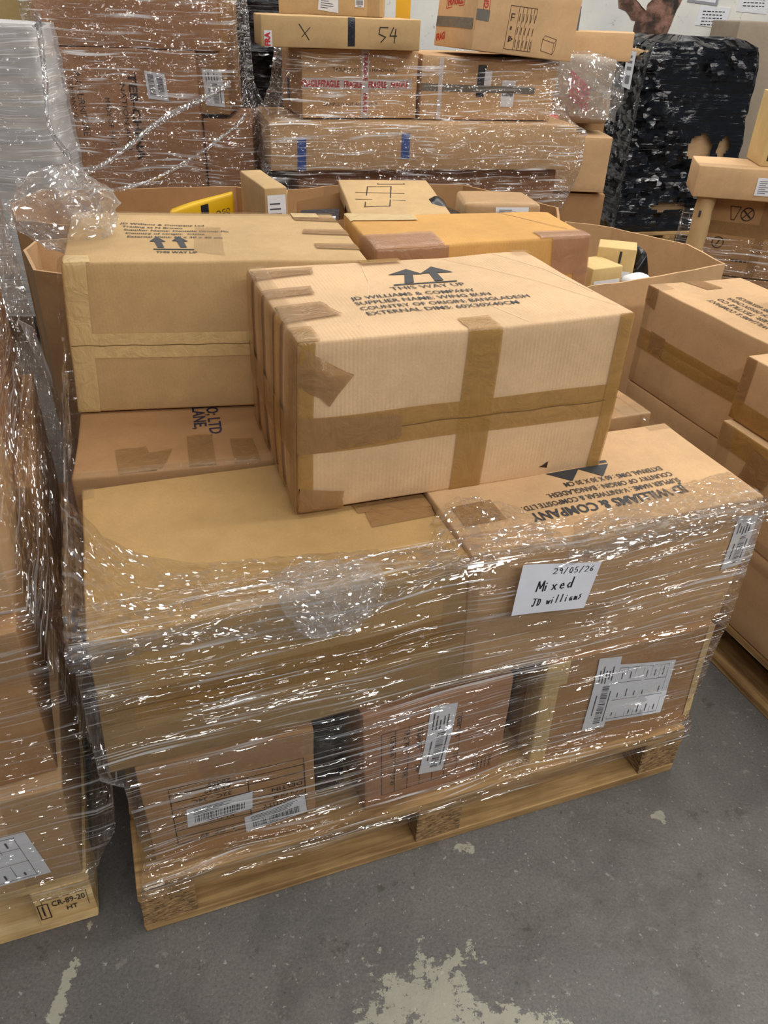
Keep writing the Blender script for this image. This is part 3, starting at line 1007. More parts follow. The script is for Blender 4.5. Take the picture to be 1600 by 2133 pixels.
k.poly([(.175, .082), (.257, .076), (.257, .070), (.175, .076)])
k.text('THIS WAY UP', .179, .055, .0115, R(-4), .083, .03)
D.ink('top', k, INK, 'printed_text')
D.strip('front', .03, .120, .60, .172, TAPE_PALE, rag=.002)
D.strip('front', 0, 0, .045, .313, TAPE_PALE)
D.strip('left', .33, 0, .38, .313, TAPE_PALE)
D.patch('top', [(0, 0), (.055, 0), (.05, .04), (0, .045)], TAPE_PALE, rag=.003)
D.strip('left', .0, .15, .33, .19, TAPE_PALE)
D.patch('top', [(.255, .06), (.315, .03), (.325, .24), (.27, .25)], TAPE_CLEAR, off=.0012)
for a, b in ((.50, .33), (.50, .21), (.505, .10)):
    D.patch('top', [(a, b-.02), (.60, b-.035), (.60, b+.008), (a, b+.015)], TAPE_BROWN, rag=.006)
D.strip('top', 0, .355, .60, .38, TAPE_CLEAR)
D.patch('top', [(.5, .33), (.56, .33), (.56, .38), (.5, .38)], TAPE_PALE)

E_ = Box('orange-brown box at the back of the top layer with shiny pink-brown tape at both ends', (-.0409, 1.64, .726), .297, (.53, .27, .32), KRAFT_ORANGE,
         {'101': (-.017, .012, .008), '011': (-.002, .003, .012), '100': (-.01, 0, 0)}, 'boxes of the top layer on the middle pallet', r=.007, wob=.003, bulge=.006)
E_.strip('front', 0, .255, .17, .32, TAPE_PINK)
E_.strip('top', 0, 0, .16, .09, TAPE_PINK, wr=.006, label='wrinkled clear brown tape')
E_.patch('top', [(0, .20), (.16, .20), (.17, .27), (0, .27)], TAPE_PALE)
E_.strip('front', .43, .24, .53, .32, TAPE_PINK)
E_.strip('front', .49, 0, .53, .25, TAPE_PINK)
E_.strip('top', .40, 0, .53, .055, TAPE_PINK)
E_.strip('left', .16, .2, .27, .32, TAPE_PINK, wr=.004)
k = Ink()
k.line([(.39, .26), (.50, .075)], .0016)
E_.ink('top', k, INK_BROWN, 'crease')

Wb = Box('pale kraft box top centre with black arrows and crossed tape on its front', (-.1445, 1.1128, .7267), .3497, (.6014, .4055, .3106), KRAFT_LIGHT,
         {'000': (-.0054, .0024, 0), '001': (.0044, -.0007, .0008), '101': (.0032, -.0024, .0004), '100': (-.0027, .0006, 0), '011': (-.001, -.0005, -.0022), '111': (-.0015, .0012, .0012)},
         'boxes of the top layer on the middle pallet', seams=(('front', 't', .150),), step=.025, r=.006, bulge=.0035, wob=.0022)
k = Ink()
# arrows, bar and five lines of lettering
k.poly([(.262, .238), (.281, .241), (.303, .302), (.287, .304)]).poly([(.324, .243), (.343, .246), (.352, .304), (.337, .306)])
k.poly([(.252, .300), (.320, .292), (.302, .332)]).poly([(.317, .297), (.386, .295), (.358, .340)])
k.poly([(.238, .229), (.366, .234), (.368, .241), (.240, .236)])
k.text('THIS WAY UP', .226, .204, .018, R(2), .148, .0)
for s_, x, y, wd in (('JD WILLIAMS & COMPANY', .140, .171, .238), ('SUPPLIER NAME: WING BUN', .138, .145, .260),
                     ('COUNTRY OF ORIGIN: BANGLADESH', .138, .118, .325), ('EXTERNAL DIMS: 60X30X40CM', .140, .092, .288)):
    k.text(s_, x, y, .0155, R(.5), wd, .008)
Wb.ink('top', k, INK, 'printed_text')
TG, TB = TAPE_GOLD, TAPE_BROWN
Wb.strip('front', 0, .118, .6014, .182, TG, rag=0, label='brown tape along the closing seam')
Wb.strip('front', .283, .0, .345, .3106, TG)
Wb.patch('top', [(.283, 0), (.345, 0), (.345, .05), (.280, .045)], TG, rag=.004)
Wb.strip('front', .572, 0, .6014, .3106, TG)
Wb.strip('front', 0, 0, .026, .3106, TG)
Wb.patch('front', [(.0, .238), (.052, .203), (.088, .250), (.0, .305)], TB, lift=.006, wr=.006, rag=.004, label='wrinkled flap of brown tape')
Wb.patch('front', [(.0, .118), (.178, .128), (.178, .172), (.0, .186)], TB, lift=.002, wr=.003, label='shiny wrinkled strip of brown tape')
Wb.patch('front', [(.0, .0), (.085, .0), (.08, .035), (.0, .05)], TB, lift=.002, wr=.002, rag=.004)
Wb.patch('top', [(0, .32), (.115, .335), (.12, .372), (0, .375)], TB, rag=.006)
Wb.patch('top', [(0, .215), (.085, .220), (.09, .262), (0, .262)], TB, rag=.004)
Wb.patch('top', [(0, .085), (.10, .105), (.088, .175), (0, .165)], TB, rag=.006)
Wb.strip('top', 0, 0, .034, .06, TG)
Wb.strip('top', 0, 0, .03, .4055, TAPE_CLEAR, wr=.003)
Wb.patch('top', [(.225, .375), (.31, .375), (.31, .4055), (.225, .4055)], TG)
Wb.patch('top', [(.56, .37), (.60, .37), (.60, .4055), (.56, .4055)], TAPE_CLEAR)
k = Ink()
for ln, w_ in (([(.11, .05), (.16, .15), (.20, .26), (.225, .38)], .0010), ([(.40, .01), (.37, .10), (.33, .22)], .0009), ([(.52, .395), (.575, .27), (.592, .12)], .0014)):
    Wb.ink('top', Ink().line(ln, w_), CREASE, 'crease', off=.0010)
Wb.strip('left', 0, .10, .4055, .165, TB)
for a in (.02, .11, .20):
    Wb.strip('left', a, 0, a+.055, .3106, TB)
Wb.strip('left', .27, 0, .31, .3106, TG)
Wb.strip('left', .345, 0, .4055, .3106, TB)
k = Ink()
k.line([(.40, .40), (.46, .30), (.52, .20), (.56, .11), (.59, .04)], .0010)
Wb.ink('top', k, TAPE_GOLD, 'crease', off=.0010)
# torn notch near the lower right of the front face
k = Ink()
k.poly([(.466, .024), (.484, .020), (.482, .034), (.474, .028)])
Wb.ink('front', k, INK_BROWN, 'tear', off=.0016)
k = Ink().line([(.004+.0299*i, .150+.0012*math.sin(i*1.7)) for i in range(21)], .0016)
Wb.ink('front', k, SEAM, 'seam_line', off=.0032)
k = Ink().line([(.004+.0299*i, .137+.0008*math.sin(i*1.3)) for i in range(21)], .0014)
A.ink('front', k, SEAM, 'seam_line', off=.0026)
k = Ink().line([(.004+.0299*i, .147+.0010*math.sin(i*2.1)) for i in range(20)], .0014)
D.ink('front', k, SEAM, 'seam_line', off=.0026)
k = Ink()
k.poly([(.483, .020), (.490, .021), (.488, .036), (.484, .034)])
Wb.ink('front', k, KRAFT_LIGHT, 'torn_flap', off=.0012)

# sheet of paper slipped under the film on the reddish box
def on_face(b, face, s_, t_, off):
    p = b.P(b.fp(face, s_, t_), off)
    return b.root.matrix_basis @ p
ps = thing('paper_note', 'white handwritten sheet stuck on the film of the front right box', 'note', (0, 0, 0))
pq = [(.074, .169), (.222, .152), (.240, .252), (.084, .278)]
def pmap(u, v):
    q = [Vector(p) for p in pq]
    p = (q[0]*(1-u)+q[1]*u)*(1-v)+(q[3]*(1-u)+q[2]*u)*v
    return p
def pout(u, v, off):
    p = pmap(u, v)
    return on_face(B, 'front', p.x, p.y, off+.020+.0015*math.sin(u*PI*1.3)*math.sin(v*3))
n = 12
vs = [pout(i/n, j/n, .0045) for j in range(n+1) for i in range(n+1)]
fs = [(j*(n+1)+i, j*(n+1)+i+1, (j+1)*(n+1)+i+1, (j+1)*(n+1)+i) for j in range(n) for i in range(n)]
link_mesh('paper_sheet', vs, fs, PAPER_SHEET, ps, True)
HW = {'2': [[(0, .8), (.2, 1), (.5, .9), (.5, .6), (0, 0), (.6, .05)]], '9': [[(.5, .8), (.25, 1), (.05, .75), (.25, .5), (.5, .75), (.45, 0)]],
      '/': [[(.45, 1.1), (0, -.1)]], '0': [[(.25, 1), (.03, .6), (.1, .1), (.35, 0), (.5, .5), (.4, .95), (.25, 1)]],
      '5': [[(.5, 1), (.1, 1), (.05, .55), (.4, .55), (.45, .15), (.2, 0), (0, .1)]], '6': [[(.45, 1), (.1, .6), (.05, .15), (.3, 0), (.5, .2), (.35, .45), (.08, .3)]],
      'M': [[(0, 0), (.12, 1.1), (.38, .3), (.7, 1.15), (.72, 0)]], 'i': [[(.1, .55), (.08, 0)], [(.12, .8), (.14, .84)]], 'x': [[(0, .55), (.4, 0)], [(.4, .6), (0, 0)]],
      'e': [[(.03, .3), (.4, .35), (.3, .6), (.08, .5), (.03, .15), (.25, 0), (.42, .1)]], 'd': [[(.4, .5), (.15, .55), (.0, .25), (.15, 0), (.4, .15), (.5, 1.2), (.45, 0)]],
      'J': [[(0, 1), (.6, 1)], [(.35, 1), (.3, .1), (.1, -.05), (0, .15)]], 'D': [[(.08, 0), (.1, .9)], [(0, .9), (.4, .85), (.5, .4), (.3, .02), (.05, 0)]],
      'w': [[(0, .5), (.12, 0), (.28, .4), (.42, 0), (.58, .5)]], 'l': [[(.12, 1.1), (.05, 0)]], 'a': [[(.4, .5), (.1, .5), (0, .2), (.15, 0), (.38, .3), (.42, 0)]],
      'm': [[(0, 0), (.05, .5), (.2, .45), (.25, 0), (.28, .4), (.45, .45), (.5, 0)]], 's': [[(.35, .7), (.05, .6), (.3, .3), (.0, 0)]], ' ': []}
def hand(k, s_, x, y, h, adv, slope=0, w=.02):
    for i, ch in enumerate(s_):
        for st in HW[ch]:
            k.line([(x+i*adv+a*adv*1.15, y+i*adv*slope+b*h) for a, b in st], w)
k = Ink()
hand(k, '29/05/26', .40, .80, .11, .068, .04, .010)
hand(k, 'Mixed', .24, .46, .18, .10, .10, .017)
hand(k, 'JD williams', .24, .16, .15, .062, .10, .014)
link_mesh('handwriting', [pout(a, b, .0052) for a, b in k.v], k.f, INK_PEN, ps)

# film round the middle pallet
def dense(pl):
    return pl
film_wrap('clear stretch wrap pulled round the boxes on the middle pallet', [
    (.116, rect(.006, -.008, 1.196, 1.006)), (.15, rect(.012, -.006, 1.196, 1.004)), (.19, rect(.028, .016, 1.198, 1.0)),
    (.40, rect(.02, .016, 1.212, .995)), (.435, rect(-.012, .012, 1.214, .995)), (.60, rect(-.008, .017, 1.214, .99)),
    (.722, rect(-.008, .020, 1.212, .985)), (.7275, rect(.006, .036, 1.205, .978)), (.7285, rect(.012, .088, 1.19, .972))],
    FILM, nx=90, step=.010, amp=.0045, seed=4, skip=lambda e, t, z: (z > .60 and e in (1, 2) and False) or (z > .722 and e != 0))
# bunched film ends on the front edge
ft = .7295
def T(u, v, z=0): return (*G(u, v), ft+z)
s1 = thing('crumpled_film', 'crumpled edge of clear film lying over the front of the mustard box', 'stretch wrap', (0, 0, 0))
sheet('film_edge', [[T(-.012, .42, .0), T(.07, .22, .006), T(.18, .125, .012), T(.33, .095, .016), T(.46, .07, .014), T(.56, .06, .008)],
                    [T(-.012, .20, .004), T(.08, .10, .012), T(.20, .06, .018), T(.33, .045, .026), T(.46, .035, .018), T(.58, .03, .010)],
                    [T(-.012, .0, .0), T(.10, -.002, .004), T(.20, -.006, .006), T(.33, -.014, .004), T(.44, -.012, .0), T(.58, .0, .0)],
                    [T(-.014, -.004, -.05), T(.10, -.010, -.03), T(.20, -.012, -.035), T(.33, -.020, -.06), T(.40, -.018, -.05), T(.5, -.006, -.02)]],
      FILM_CRUMPLE, .007, 22, 14, 2, s1, fold=.8)
sheet('film_tuft', [[T(.27, .05, .012), T(.33, .06, .020), T(.39, .055, .022), T(.46, .04, .012)], [T(.28, .01, .016), T(.33, .01, .026), T(.39, .008, .026), T(.45, .005, .014)],
                    [T(.29, -.008, -.01), T(.34, -.022, -.01), T(.39, -.024, -.008), T(.44, -.010, -.006)], [T(.31, -.012, -.045), T(.345, -.022, -.06), T(.39, -.022, -.065), T(.42, -.012, -.04)]],
      FILM_BUNCH, .016, 24, 12, 6, s1, fold=.8)
s2 = thing('crumpled_film', 'crumpled tuft of clear film where the two front boxes of the middle layer meet', 'stretch wrap', (0, 0, 0))
sheet('film_tuft', [[T(.58, .13, .012), T(.63, .15, .03), T(.70, .14, .022), T(.75, .12, .004)],
                    [T(.55, .06, .01), T(.62, .08, .026), T(.70, .08, .02), T(.77, .06, .006)],
                    [T(.52, .0, .0), T(.60, -.002, .012), T(.70, -.002, .006), T(.79, -.002, .0)]],
      FILM_CRUMPLE, .012, 26, 12, 5, s2, fold=.8)
s3 = thing('crumpled_film', 'shiny creased film over the right corner of the reddish box', 'stretch wrap', (0, 0, 0))
sheet('film_edge', [[T(.82, .06, .002), T(.92, .085, .006), T(1.03, .10, .010), T(1.12, .11, .012), T(1.20, .12, .008)],
                    [T(.80, .03, .004), T(.92, .045, .010), T(1.03, .05, .014), T(1.12, .055, .014), T(1.212, .06, .006)],
                    [T(.78, .0, -.004), T(.92, .0, .0), T(1.03, .0, .002), T(1.12, .0, .002), T(1.216, .004, -.004)],
                    [T(.76, -.002, -.035), T(.92, -.004, -.03), T(1.03, -.004, -.028), T(1.12, -.002, -.025), T(1.218, -.002, -.03)]],
      FILM_CRUMPLE, .006, 22, 12, 9, s3, fold=.8)
# loose film curtain from the back left corner of the middle pallet up to the knotted bag
sheet('stretch_wrap', [[(-.70, 1.80, 1.10), (-.69, 1.70, 1.05), (-.67, 1.60, 1.03), (-.655, 1.50, 1.04)],
                       [(-.715, 1.72, .90), (-.70, 1.62, .88), (-.68, 1.55, .88), (-.66, 1.46, .90)],
                       [(-.72, 1.62, .70), (-.68, 1.46, .70), (-.63, 1.33, .69), (-.58, 1.19, .71)],
                       [(-.72, 1.55, .50), (-.62, 1.28, .48), (-.52, 1.02, .52), (-.44, .84, .62)],
                       [(-.70, 1.50, .30), (-.60, 1.20, .30), (-.50, .98, .36), (-.43, .80, .46)]],
      FILM_THIN, .010, 9, 10, 3)
tag(bpy.data.objects['stretch_wrap.001'] if 'stretch_wrap.001' in bpy.data.objects else bpy.data.objects['stretch_wrap'],
    'loose clear film hanging down the left side of the middle pallet', 'stretch wrap')
kb = thing('knotted_film_bag', 'bunched clear film bag tied on the corner of the upper left box', 'stretch wrap', (0, 0, 0))
kc = Vector((-.685, 1.66, 1.085))
vs, fs, uvs = [], [], []
NU, NV = 64, 34
random.seed(5)
for j in range(NV+1):
    t = j/NV
    for i in range(NU):
        a = 2*PI*i/NU
        rad = (math.sin(PI*min(1, t*1.02))**.6)*.098 if t < .8 else .098*(math.sin(PI*.816)**.6)*(1-(t-.8)/.2)+.004
        p = Vector((math.cos(a)*rad*1.15, math.sin(a)*rad*.7, -.085+.18*t))
        p.x += -.02*(1-t)
        nn = noise.noise_vector(p*22)
        rg = Vector((1-abs(nn.x)*3, 1-abs(nn.y)*3, 1-abs(nn.z)*3))
        p += nn*.022+rg*.007+noise.noise_vector(p*55)*.008
        vs.append(kc+p)
        uvs.append((a*.09, t*.2))
for j in range(NV):
    for i in range(NU):
        i2 = (i+1) % NU
        fs.append((j*NU+i, j*NU+i2, (j+1)*NU+i2, (j+1)*NU+i))
link_mesh('film_bag', vs, fs, FILM_BUNCH, kb, False, uvs)
rope('film_tail', [(-.695, 1.66, 1.17), (-.75, 1.90, 1.15), (-.93, 2.25, 1.17), (-1.02, 2.5, 1.27), (-1.05, 2.6, 1.42)], .003, .009, FILM_ROPE, kb, 1, flat=2.4)
rope('film_tail', [(-.69, 1.66, 1.16), (-.74, 1.95, 1.115), (-.86, 2.55, 1.06), (-.85, 3.0, 1.10), (-.80, 3.4, 1.13), (-.72, 3.68, 1.17)], .003, .007, FILM_ROPE, kb, 4, flat=2.0)
rope('film_tail', [(-.69, 1.66, 1.155), (-.72, 2.1, 1.05), (-.70, 2.6, 1.02), (-.66, 3.3, 1.04), (-.66, 3.68, 1.06)], .002, .004, FILM_ROPE, kb, 7, flat=2.0)

# ------------------------------------------------------------------ open octagonal pallet cartons
def open_carton(label, pts, z0, z1, mat, th=.008, inner=None):
    t = thing('open_pallet_carton', label, 'carton', (pts[0][0], pts[0][1], 0), 0, 'large open pallet cartons')
    n = len(pts)
    P = [Vector(p)-Vector(pts[0]) for p in pts]
    cen = sum(P, Vector((0, 0)))/n
    sub = 8
    ring = []
    for i in range(n):
        a, b = P[i], P[(i+1) % n]
        for k in range(sub): ring.append(a+(b-a)*k/sub)
    m = len(ring)
    zs = [z0, z0+.25*(z1-z0), z0+.6*(z1-z0), z1]
    vs = []
    for s_ in (0, 1):
        for z in zs:
            for q in ring:
                d = (cen-q).normalized()
                bow = noise.noise(Vector((q.x*2, q.y*2, z)))*.012
                e = q+d*(th*s_+bow)
                zz = z+(noise.noise(Vector((q.x*7, q.y*7, 3)))*.006 if z == z1 else 0)
                vs.append((e.x, e.y, zz))
    fs = []
    nz = len(zs)
    for s_ in (0, 1):
        for r_ in range(nz-1):
            for k in range(m):
                a = s_*nz*m+r_*m+k
                b = s_*nz*m+r_*m+(k+1) % m
                f = (a, b, b+m, a+m)
                fs.append(f if s_ == 0 else f[::-1])
    for k in range(m):
        k2 = (k+1) % m
        fs.append(((nz-1)*m+k, (nz-1)*m+k2, nz*m+(nz-1)*m+k2, nz*m+(nz-1)*m+k))
    link_mesh('carton_wall', vs, fs, mat, t)
    link_mesh('carton_floor', [(p.x, p.y, z0+.01) for p in P], [tuple(range(n))], mat, t)
    return t
open_carton('octagonal open carton close behind the upper left box, rim lowest', [(-.80, 1.86), (-.33, 1.99), (-.28, 2.10), (-.38, 2.30), (-.86, 2.20), (-.99, 2.15), (-.98, 2.05), (-.885, 1.88)], .16, .90, KRAFT_TAN)
open_carton('wide open carton at the back left holding a yellow packet', [(-1.13, 2.36), (-.98, 2.33), (-.5, 2.45), (-.44, 2.6), (-.47, 2.90), (-.58, 2.99), (-1.22, 2.80), (-1.24, 2.58)], .16, .90, KRAFT_BROWN)
open_carton('open carton behind the orange box holding flat boxes and dark bags', [(-.24, 2.18), (.36, 2.36), (.53, 2.58), (.575, 2.85), (.26, 3.20), (-.28, 3.06), (-.40, 2.95), (-.38, 2.5)], .16, .90, KRAFT_BROWN)
open_carton('open carton at the right holding small boxes and a black bag', [(.60, 2.42), (.82, 2.545), (1.165, 2.77), (1.12, 3.02), (.88, 3.26), (.70, 3.32), (.645, 3.2), (.61, 2.9)], .16, .75, KRAFT_TAN)
for (x, y, yw, lb) in ((-1.25, 2.3, 14, 'far left'), (-.38, 2.28, 16, 'far middle')):
    pass
# white slip on the near octagonal carton
sl = wall_patch([(-1.02, .72), (-.985, .70), (-.955, .52), (-.975, .53)], PAPER, 'paper_slip', .002, None, 2.02)
sl.rotation_euler = (0, 0, 0)
tag(sl, 'white slip of paper on the outside of the octagonal carton at left', 'paper')

# contents of the back left carton
yb = Box('yellow packet with a black band standing in the back left carton', (-.735, 2.60, .62), R(12), (.205, .05, .325), YELLOW, {'001': (0, 0, -.06), '011': (0, 0, -.06)}, r=.008, bulge=.006, wob=.004, name='yellow_packet', cat='packet', body='packet_body')
yb.strip('front', .098, .22, .122, .315, TAPE_BLACK, name='black_band')
k = Ink()
k.text('CE', .145, .285, .015, -PI/2, None, .01).text('UK', .165, .285, .012, -PI/2, None, .01).text('CA', .18, .285, .012, -PI/2, None, .01)
yb.ink('front', k, INK)
Box('stack base box hidden under the yellow packet', (-1.0, 2.45, .18), R(12), (.45, .35, .43), KRAFT_BROWN) if False else None
bx = Box('brown box lying deep in the back left carton under the yellow packet', (-.98, 2.50, .175), R(12), (.46, .32, .44), KRAFT_BROWN)
hb = Box('narrow upright tan box with a white label end, between two open cartons', (-.392, 2.42, .62), R(24), (.070, .30, .385), KRAFT_TOP, None)
hb.label('front', [(.008, .23), (.064, .23), (.064, .365), (.008, .365)], 'lines', seed=2)
hb.strip('left', .20, .2, .26, .28, PAPER, name='paper_label')
# contents of the open carton behind the orange box
fb = Box('flat tan box with line drawings of shelves, leaning in the middle open carton', (-.155, 2.42, .70), R(6), (.31, .045, .42), KRAFT_TOP, None, tilt=0)
fb.root.rotation_euler = (R(-86), 0, R(10))
fb.root.location = (-.13, 2.42, .935)
k = Ink()
k.line([(.05, .10), (.13, .10), (.17, .33), (.09, .33), (.05, .10)], .004).line([(.03, .18), (.19, .16)], .004).line([(.04, .26), (.20, .24)], .004)
k.line([(.13, .36), (.22, .36), (.22, .45), (.13, .45), (.13, .36)], .004)
fb.ink('front', k, INK_BROWN, 'printed_drawing')
pb = Box('taped parcel with a pale label at the right of the middle open carton', (.215, 2.56, .84), R(4), (.245, .20, .12), KRAFT_TAN, {'111': (-.02, 0, 0)}, r=.012, bulge=.008, name='taped_parcel', cat='parcel')
pb.strip('front', 0, 0, .245, .12, TAPE_CLEAR)
pb.strip('top', 0, 0, .245, .2, TAPE_CLEAR)
pb.label('front', [(.10, .05), (.205, .05), (.205, .11), (.10, .11)], 'bars', seed=6)
lb = Box('dark grey clothes in a clear plastic bag in the middle open carton', (.04, 2.50, .86), R(2), (.19, .15, .095), BLACK_PLASTIC, {'001': (.05, .03, -.03), '101': (-.06, .02, -.035), '011': (.05, 0, 0), '111': (-.06, 0, -.01)}, r=.03, bulge=.02, wob=.02, step=.02, name='bagged_clothes', cat='bag', body='clothes')
ob = thing('open_box', 'small open box with a black frame and white label, left in the middle open carton', 'box', (-.33, 2.47, .70), R(2))
link_mesh('box_wall', [(0, 0, 0), (.17, 0, 0), (.17, .30, 0), (0, .30, 0), (0, 0, .19), (.17, 0, .215), (.17, .30, .24), (0, .30, .20)],
          [(0, 1, 5, 4), (1, 2, 6, 5), (2, 3, 7, 6), (3, 0, 4, 7), (0, 3, 2, 1)], KRAFT_BROWN, ob)
link_mesh('black_frame', [(.02, .03, .17), (.15, .03, .185), (.15, .22, .20), (.02, .22, .19), (.02, .03, .15), (.15, .03, .165), (.15, .22, .18), (.02, .22, .17)],
          [(0, 1, 2, 3), (4, 7, 6, 5), (0, 4, 5, 1), (1, 5, 6, 2), (2, 6, 7, 3), (3, 7, 4, 0)], TAPE_BLACK, ob)
link_mesh('paper_label', [(.035, .05, .177), (.14, .05, .189), (.14, .12, .197), (.035, .12, .186)], [(0, 1, 2, 3)], PAPER, ob)
# what the contents rest on
Box('large brown box filling the middle open carton below the smaller goods', (-.20, 2.42, .175), R(10), (.60, .40, .52), KRAFT_BROWN)
Box('brown box inside the middle open carton under the taped parcel', (.06, 2.46, .70), R(4), (.38, .33, .14), KRAFT_ROSE)
# contents of the right carton
sb = Box('small tan box with a white label inside the right open carton', (.655, 2.56, .60), R(28), (.13, .13, .17), KRAFT_YELLOW)
sb.label('front', [(.01, .03), (.12, .03), (.12, .13), (.01, .13)], 'lines', seed=4)
sb2 = Box('tan box with a raised flap and black mark inside the right open carton', (.70, 2.72, .60), R(-14), (.13, .11, .205), KRAFT_YELLOW)
sb2.label('front', [(.075, .05), (.12, .05), (.12, .13), (.075, .13)], 'lines', seed=5)
k = Ink().rect(.075, .155, .083, .195)
sb2.ink('front', k, INK, 'printed_mark')
bg = Box('black plastic bag peaked against the right open carton wall', (.80, 2.68, .60), R(20), (.13, .12, .20), BLACK_PLASTIC, {'001': (.05, 0, -.05), '101': (-.04, .02, .0), '011': (.05, -.02, -.04), '111': (-.05, -.02, .0)}, r=.02, bulge=.015, wob=.015, step=.02, name='plastic_bag', cat='bag', body='bag_body')
wp = Box('crumpled white plastic packet beside the black bag in the right carton', (.80, 2.60, .60), R(25), (.08, .06, .125), PAPER, None, r=.015, bulge=.01, wob=.012, step=.015, name='plastic_packet', cat='packet', body='packet_body')
Box('brown box at the bottom of the right open carton', (.68, 2.58, .175), R(26), (.32, .30, .42), KRAFT_BROWN)

# ------------------------------------------------------------------ left pallet stack
def GL(u, v): return G(u, v, LO)
lb1 = Box('brown box with a white address label, bottom front of the left stack', (*GL(-.60, .0), .144), YA, (.595, .40, .245), KRAFT_TAN, {'101': (.01, -.005, 0)}, 'boxes of the left stack')
lb1.label('front', [(.33, .03), (.545, .03), (.525, .16), (.32, .16)], 'table', seed=21)
lb1.strip('front', .50, .0, .595, .245, TAPE_CLEAR)
lb2 = Box('brown box second from the bottom at the front of the left stack', (*GL(-.60, -.01), .39), YA+R(4), (.60, .40, .31), KRAFT_BROWN, None, 'boxes of the left stack')
lb2.strip('front', .0, .22, .60, .31, TAPE_CLEAR)
lb3 = Box('tall plain brown box with an upright panel edge on the left stack', (*GL(-.60, .05), .702), YA+R(2), (.60, .36, .27), KRAFT_TAN, None, 'boxes of the left stack', bulge=.006)
lb4 = Box('brown box high on the left stack at the picture edge, wrapped in film', (*GL(-.60, .05), .974), YA, (.575, .42, .46), KRAFT_TAN, None, 'boxes of the left stack')
for (u, v, z, W_, D_, H_, yw, m_, lb_) in (
        (-.56, .43, .144, .61, .55, .25, 0, KRAFT_ROSE, 'rear bottom box of the left stack, sticking out towards the middle pallet'),
        (-.56, .43, .396, .58, .55, .30, 2, KRAFT_BROWN, 'second rear box of the left stack, in shadow beside the gap'),
        (-.56, .45, .70, .54, .50, .32, 0, KRAFT_ROSE, 'third rear box of the left stack, dark beside the gap'),
        (-.58, .49, 1.022, .56, .46, .38, 0, KRAFT_BROWN, 'topmost rear box of the left stack, under thick film folds')):
    Box(lb_, (*GL(u, v), z), YA+R(yw), (W_, D_, H_), m_, None, 'boxes of the left stack')
film_wrap('clear stretch wrap round the stack of boxes on the pale left pallet', [
    (.11, rect(-1.2, -.008, .004, 1.2, GL)), (.15, rect(-1.2, -.012, .012, 1.2, GL)), (.27, rect(-1.2, -.02, .065, 1.2, GL)), (.39, rect(-1.2, -.02, .07, 1.1, GL)),
    (.55, rect(-1.2, -.03, .055, 1.05, GL)), (.70, rect(-1.2, -.02, .03, 1.02, GL)), (1.0, rect(-1.2, .02, .02, 1.0, GL)), (1.45, rect(-1.2, .03, .01, .98, GL))],
    FILM_SIDE, nx=60, step=.012, amp=.007, seed=31)

# ------------------------------------------------------------------ right pallet stack (long sides face left)
YN = R(-69)
def GN(u, v):
    # u along the face away from the back corner towards the camera, v into the stack
    return (.763+math.cos(YN)*u-math.sin(YN)*v, 2.304+math.sin(YN)*u+math.cos(YN)*v)
n2 = Box('plain brown box under the lettered box on the right stack', (*GN(0, .0), .146), YN, (.50, .40, .352), KRAFT_TAN, None, 'boxes of the right stack')
n1 = Box('brown box with black lettering on its top and a taped side, right stack', (*GN(0, 0), .50), YN, (.50, .34, .30), KRAFT_TAN, {'001': (0, 0, 0)}, 'boxes of the right stack', seams=(('front', 't', .15),))
n1.strip('front', 0, .115, .5, .175, TAPE_GOLD, label='golden brown tape')
n1.strip('front', .06, .12, .13, .18, TAPE_BROWN)
n1.strip('front', 0, 0, .03, .3, TAPE_CLEAR)
n1.patch('front', [(0, .25), (.05, .24), (.05, .3), (0, .3)], TAPE_BROWN)
n1.patch('top', [(.0, .12), (.09, .14), (.085, .20), (0, .19)], TAPE_BROWN)
n1.strip('top', 0, 0, .06, .05, TAPE_CLEAR)
k = Ink()
for i, s_ in enumerate(['JD WILLIAMS & COMPANY', 'SUPPLIER: TEXTILE CO', 'COUNTRY OF ORIGIN CHINA', 'EXTERNAL DIMS 60X40X30']):
    vs_, fs_, w0 = text_shape(s_, .01)
    b = len(k.v)
    for a, q in vs_: k.v.append((.43-a*.26/w0, .09+i*.034-q*.020/.70))
    k.f += [tuple(j+b for j in f) for f in fs_]
n1.ink('top', k, INK_SOFT)
def at_(u, v): return GN(u, v)
n4 = Box('large brown box with wrinkled brown tape, standing on the right pallet', (.836, 1.744, .146), YN, (.62, .42, .49), KRAFT_TAN, None, 'boxes of the right stack', seams=(('front', 't', .24),))
n4.strip('front', 0, .43, .62, .49, TAPE_GOLD)
n4.strip('front', 0, .20, .62, .27, TAPE_CLEAR)
n4.strip('front', 0, 0, .05, .49, TAPE_CLEAR)
n4.patch('front', [(.10, .38), (.17, .36), (.20, .46), (.12, .47)], TAPE_BROWN, lift=.004, wr=.004)
n3 = Box('shallow brown box with taped corner, nearest on the right stack', (.854, 1.762, .640), YN, (.60, .40, .160), KRAFT_TAN, None, 'boxes of the right stack')
n3.strip('front', 0, .0, .035, .16, TAPE_BROWN)
n3.patch('top', [(0.03, .04), (.20, .05), (.18, .10), (.03, .09)], TAPE_BROWN)
n3.strip('front', 0, 0, .6, .05, TAPE_GOLD)
n0 = Box('brown box standing on the lettered box at the right edge', (*GN(.30, .20), .802), YN, (.20, .13, .22), KRAFT_BROWN, None, 'boxes of the right stack')
film_wrap('clear stretch wrap low round the boxes of the right pallet', [
    (.13, [GN(.62, -.10), GN(1.3, -.10), GN(1.3, .6), GN(.62, .6)]), (.60, [GN(.60, -.012), GN(1.3, -.012), GN(1.3, .6), GN(.60, .6)])], FILM_THIN, nx=50, step=.012, amp=.004, seed=41) if False else None

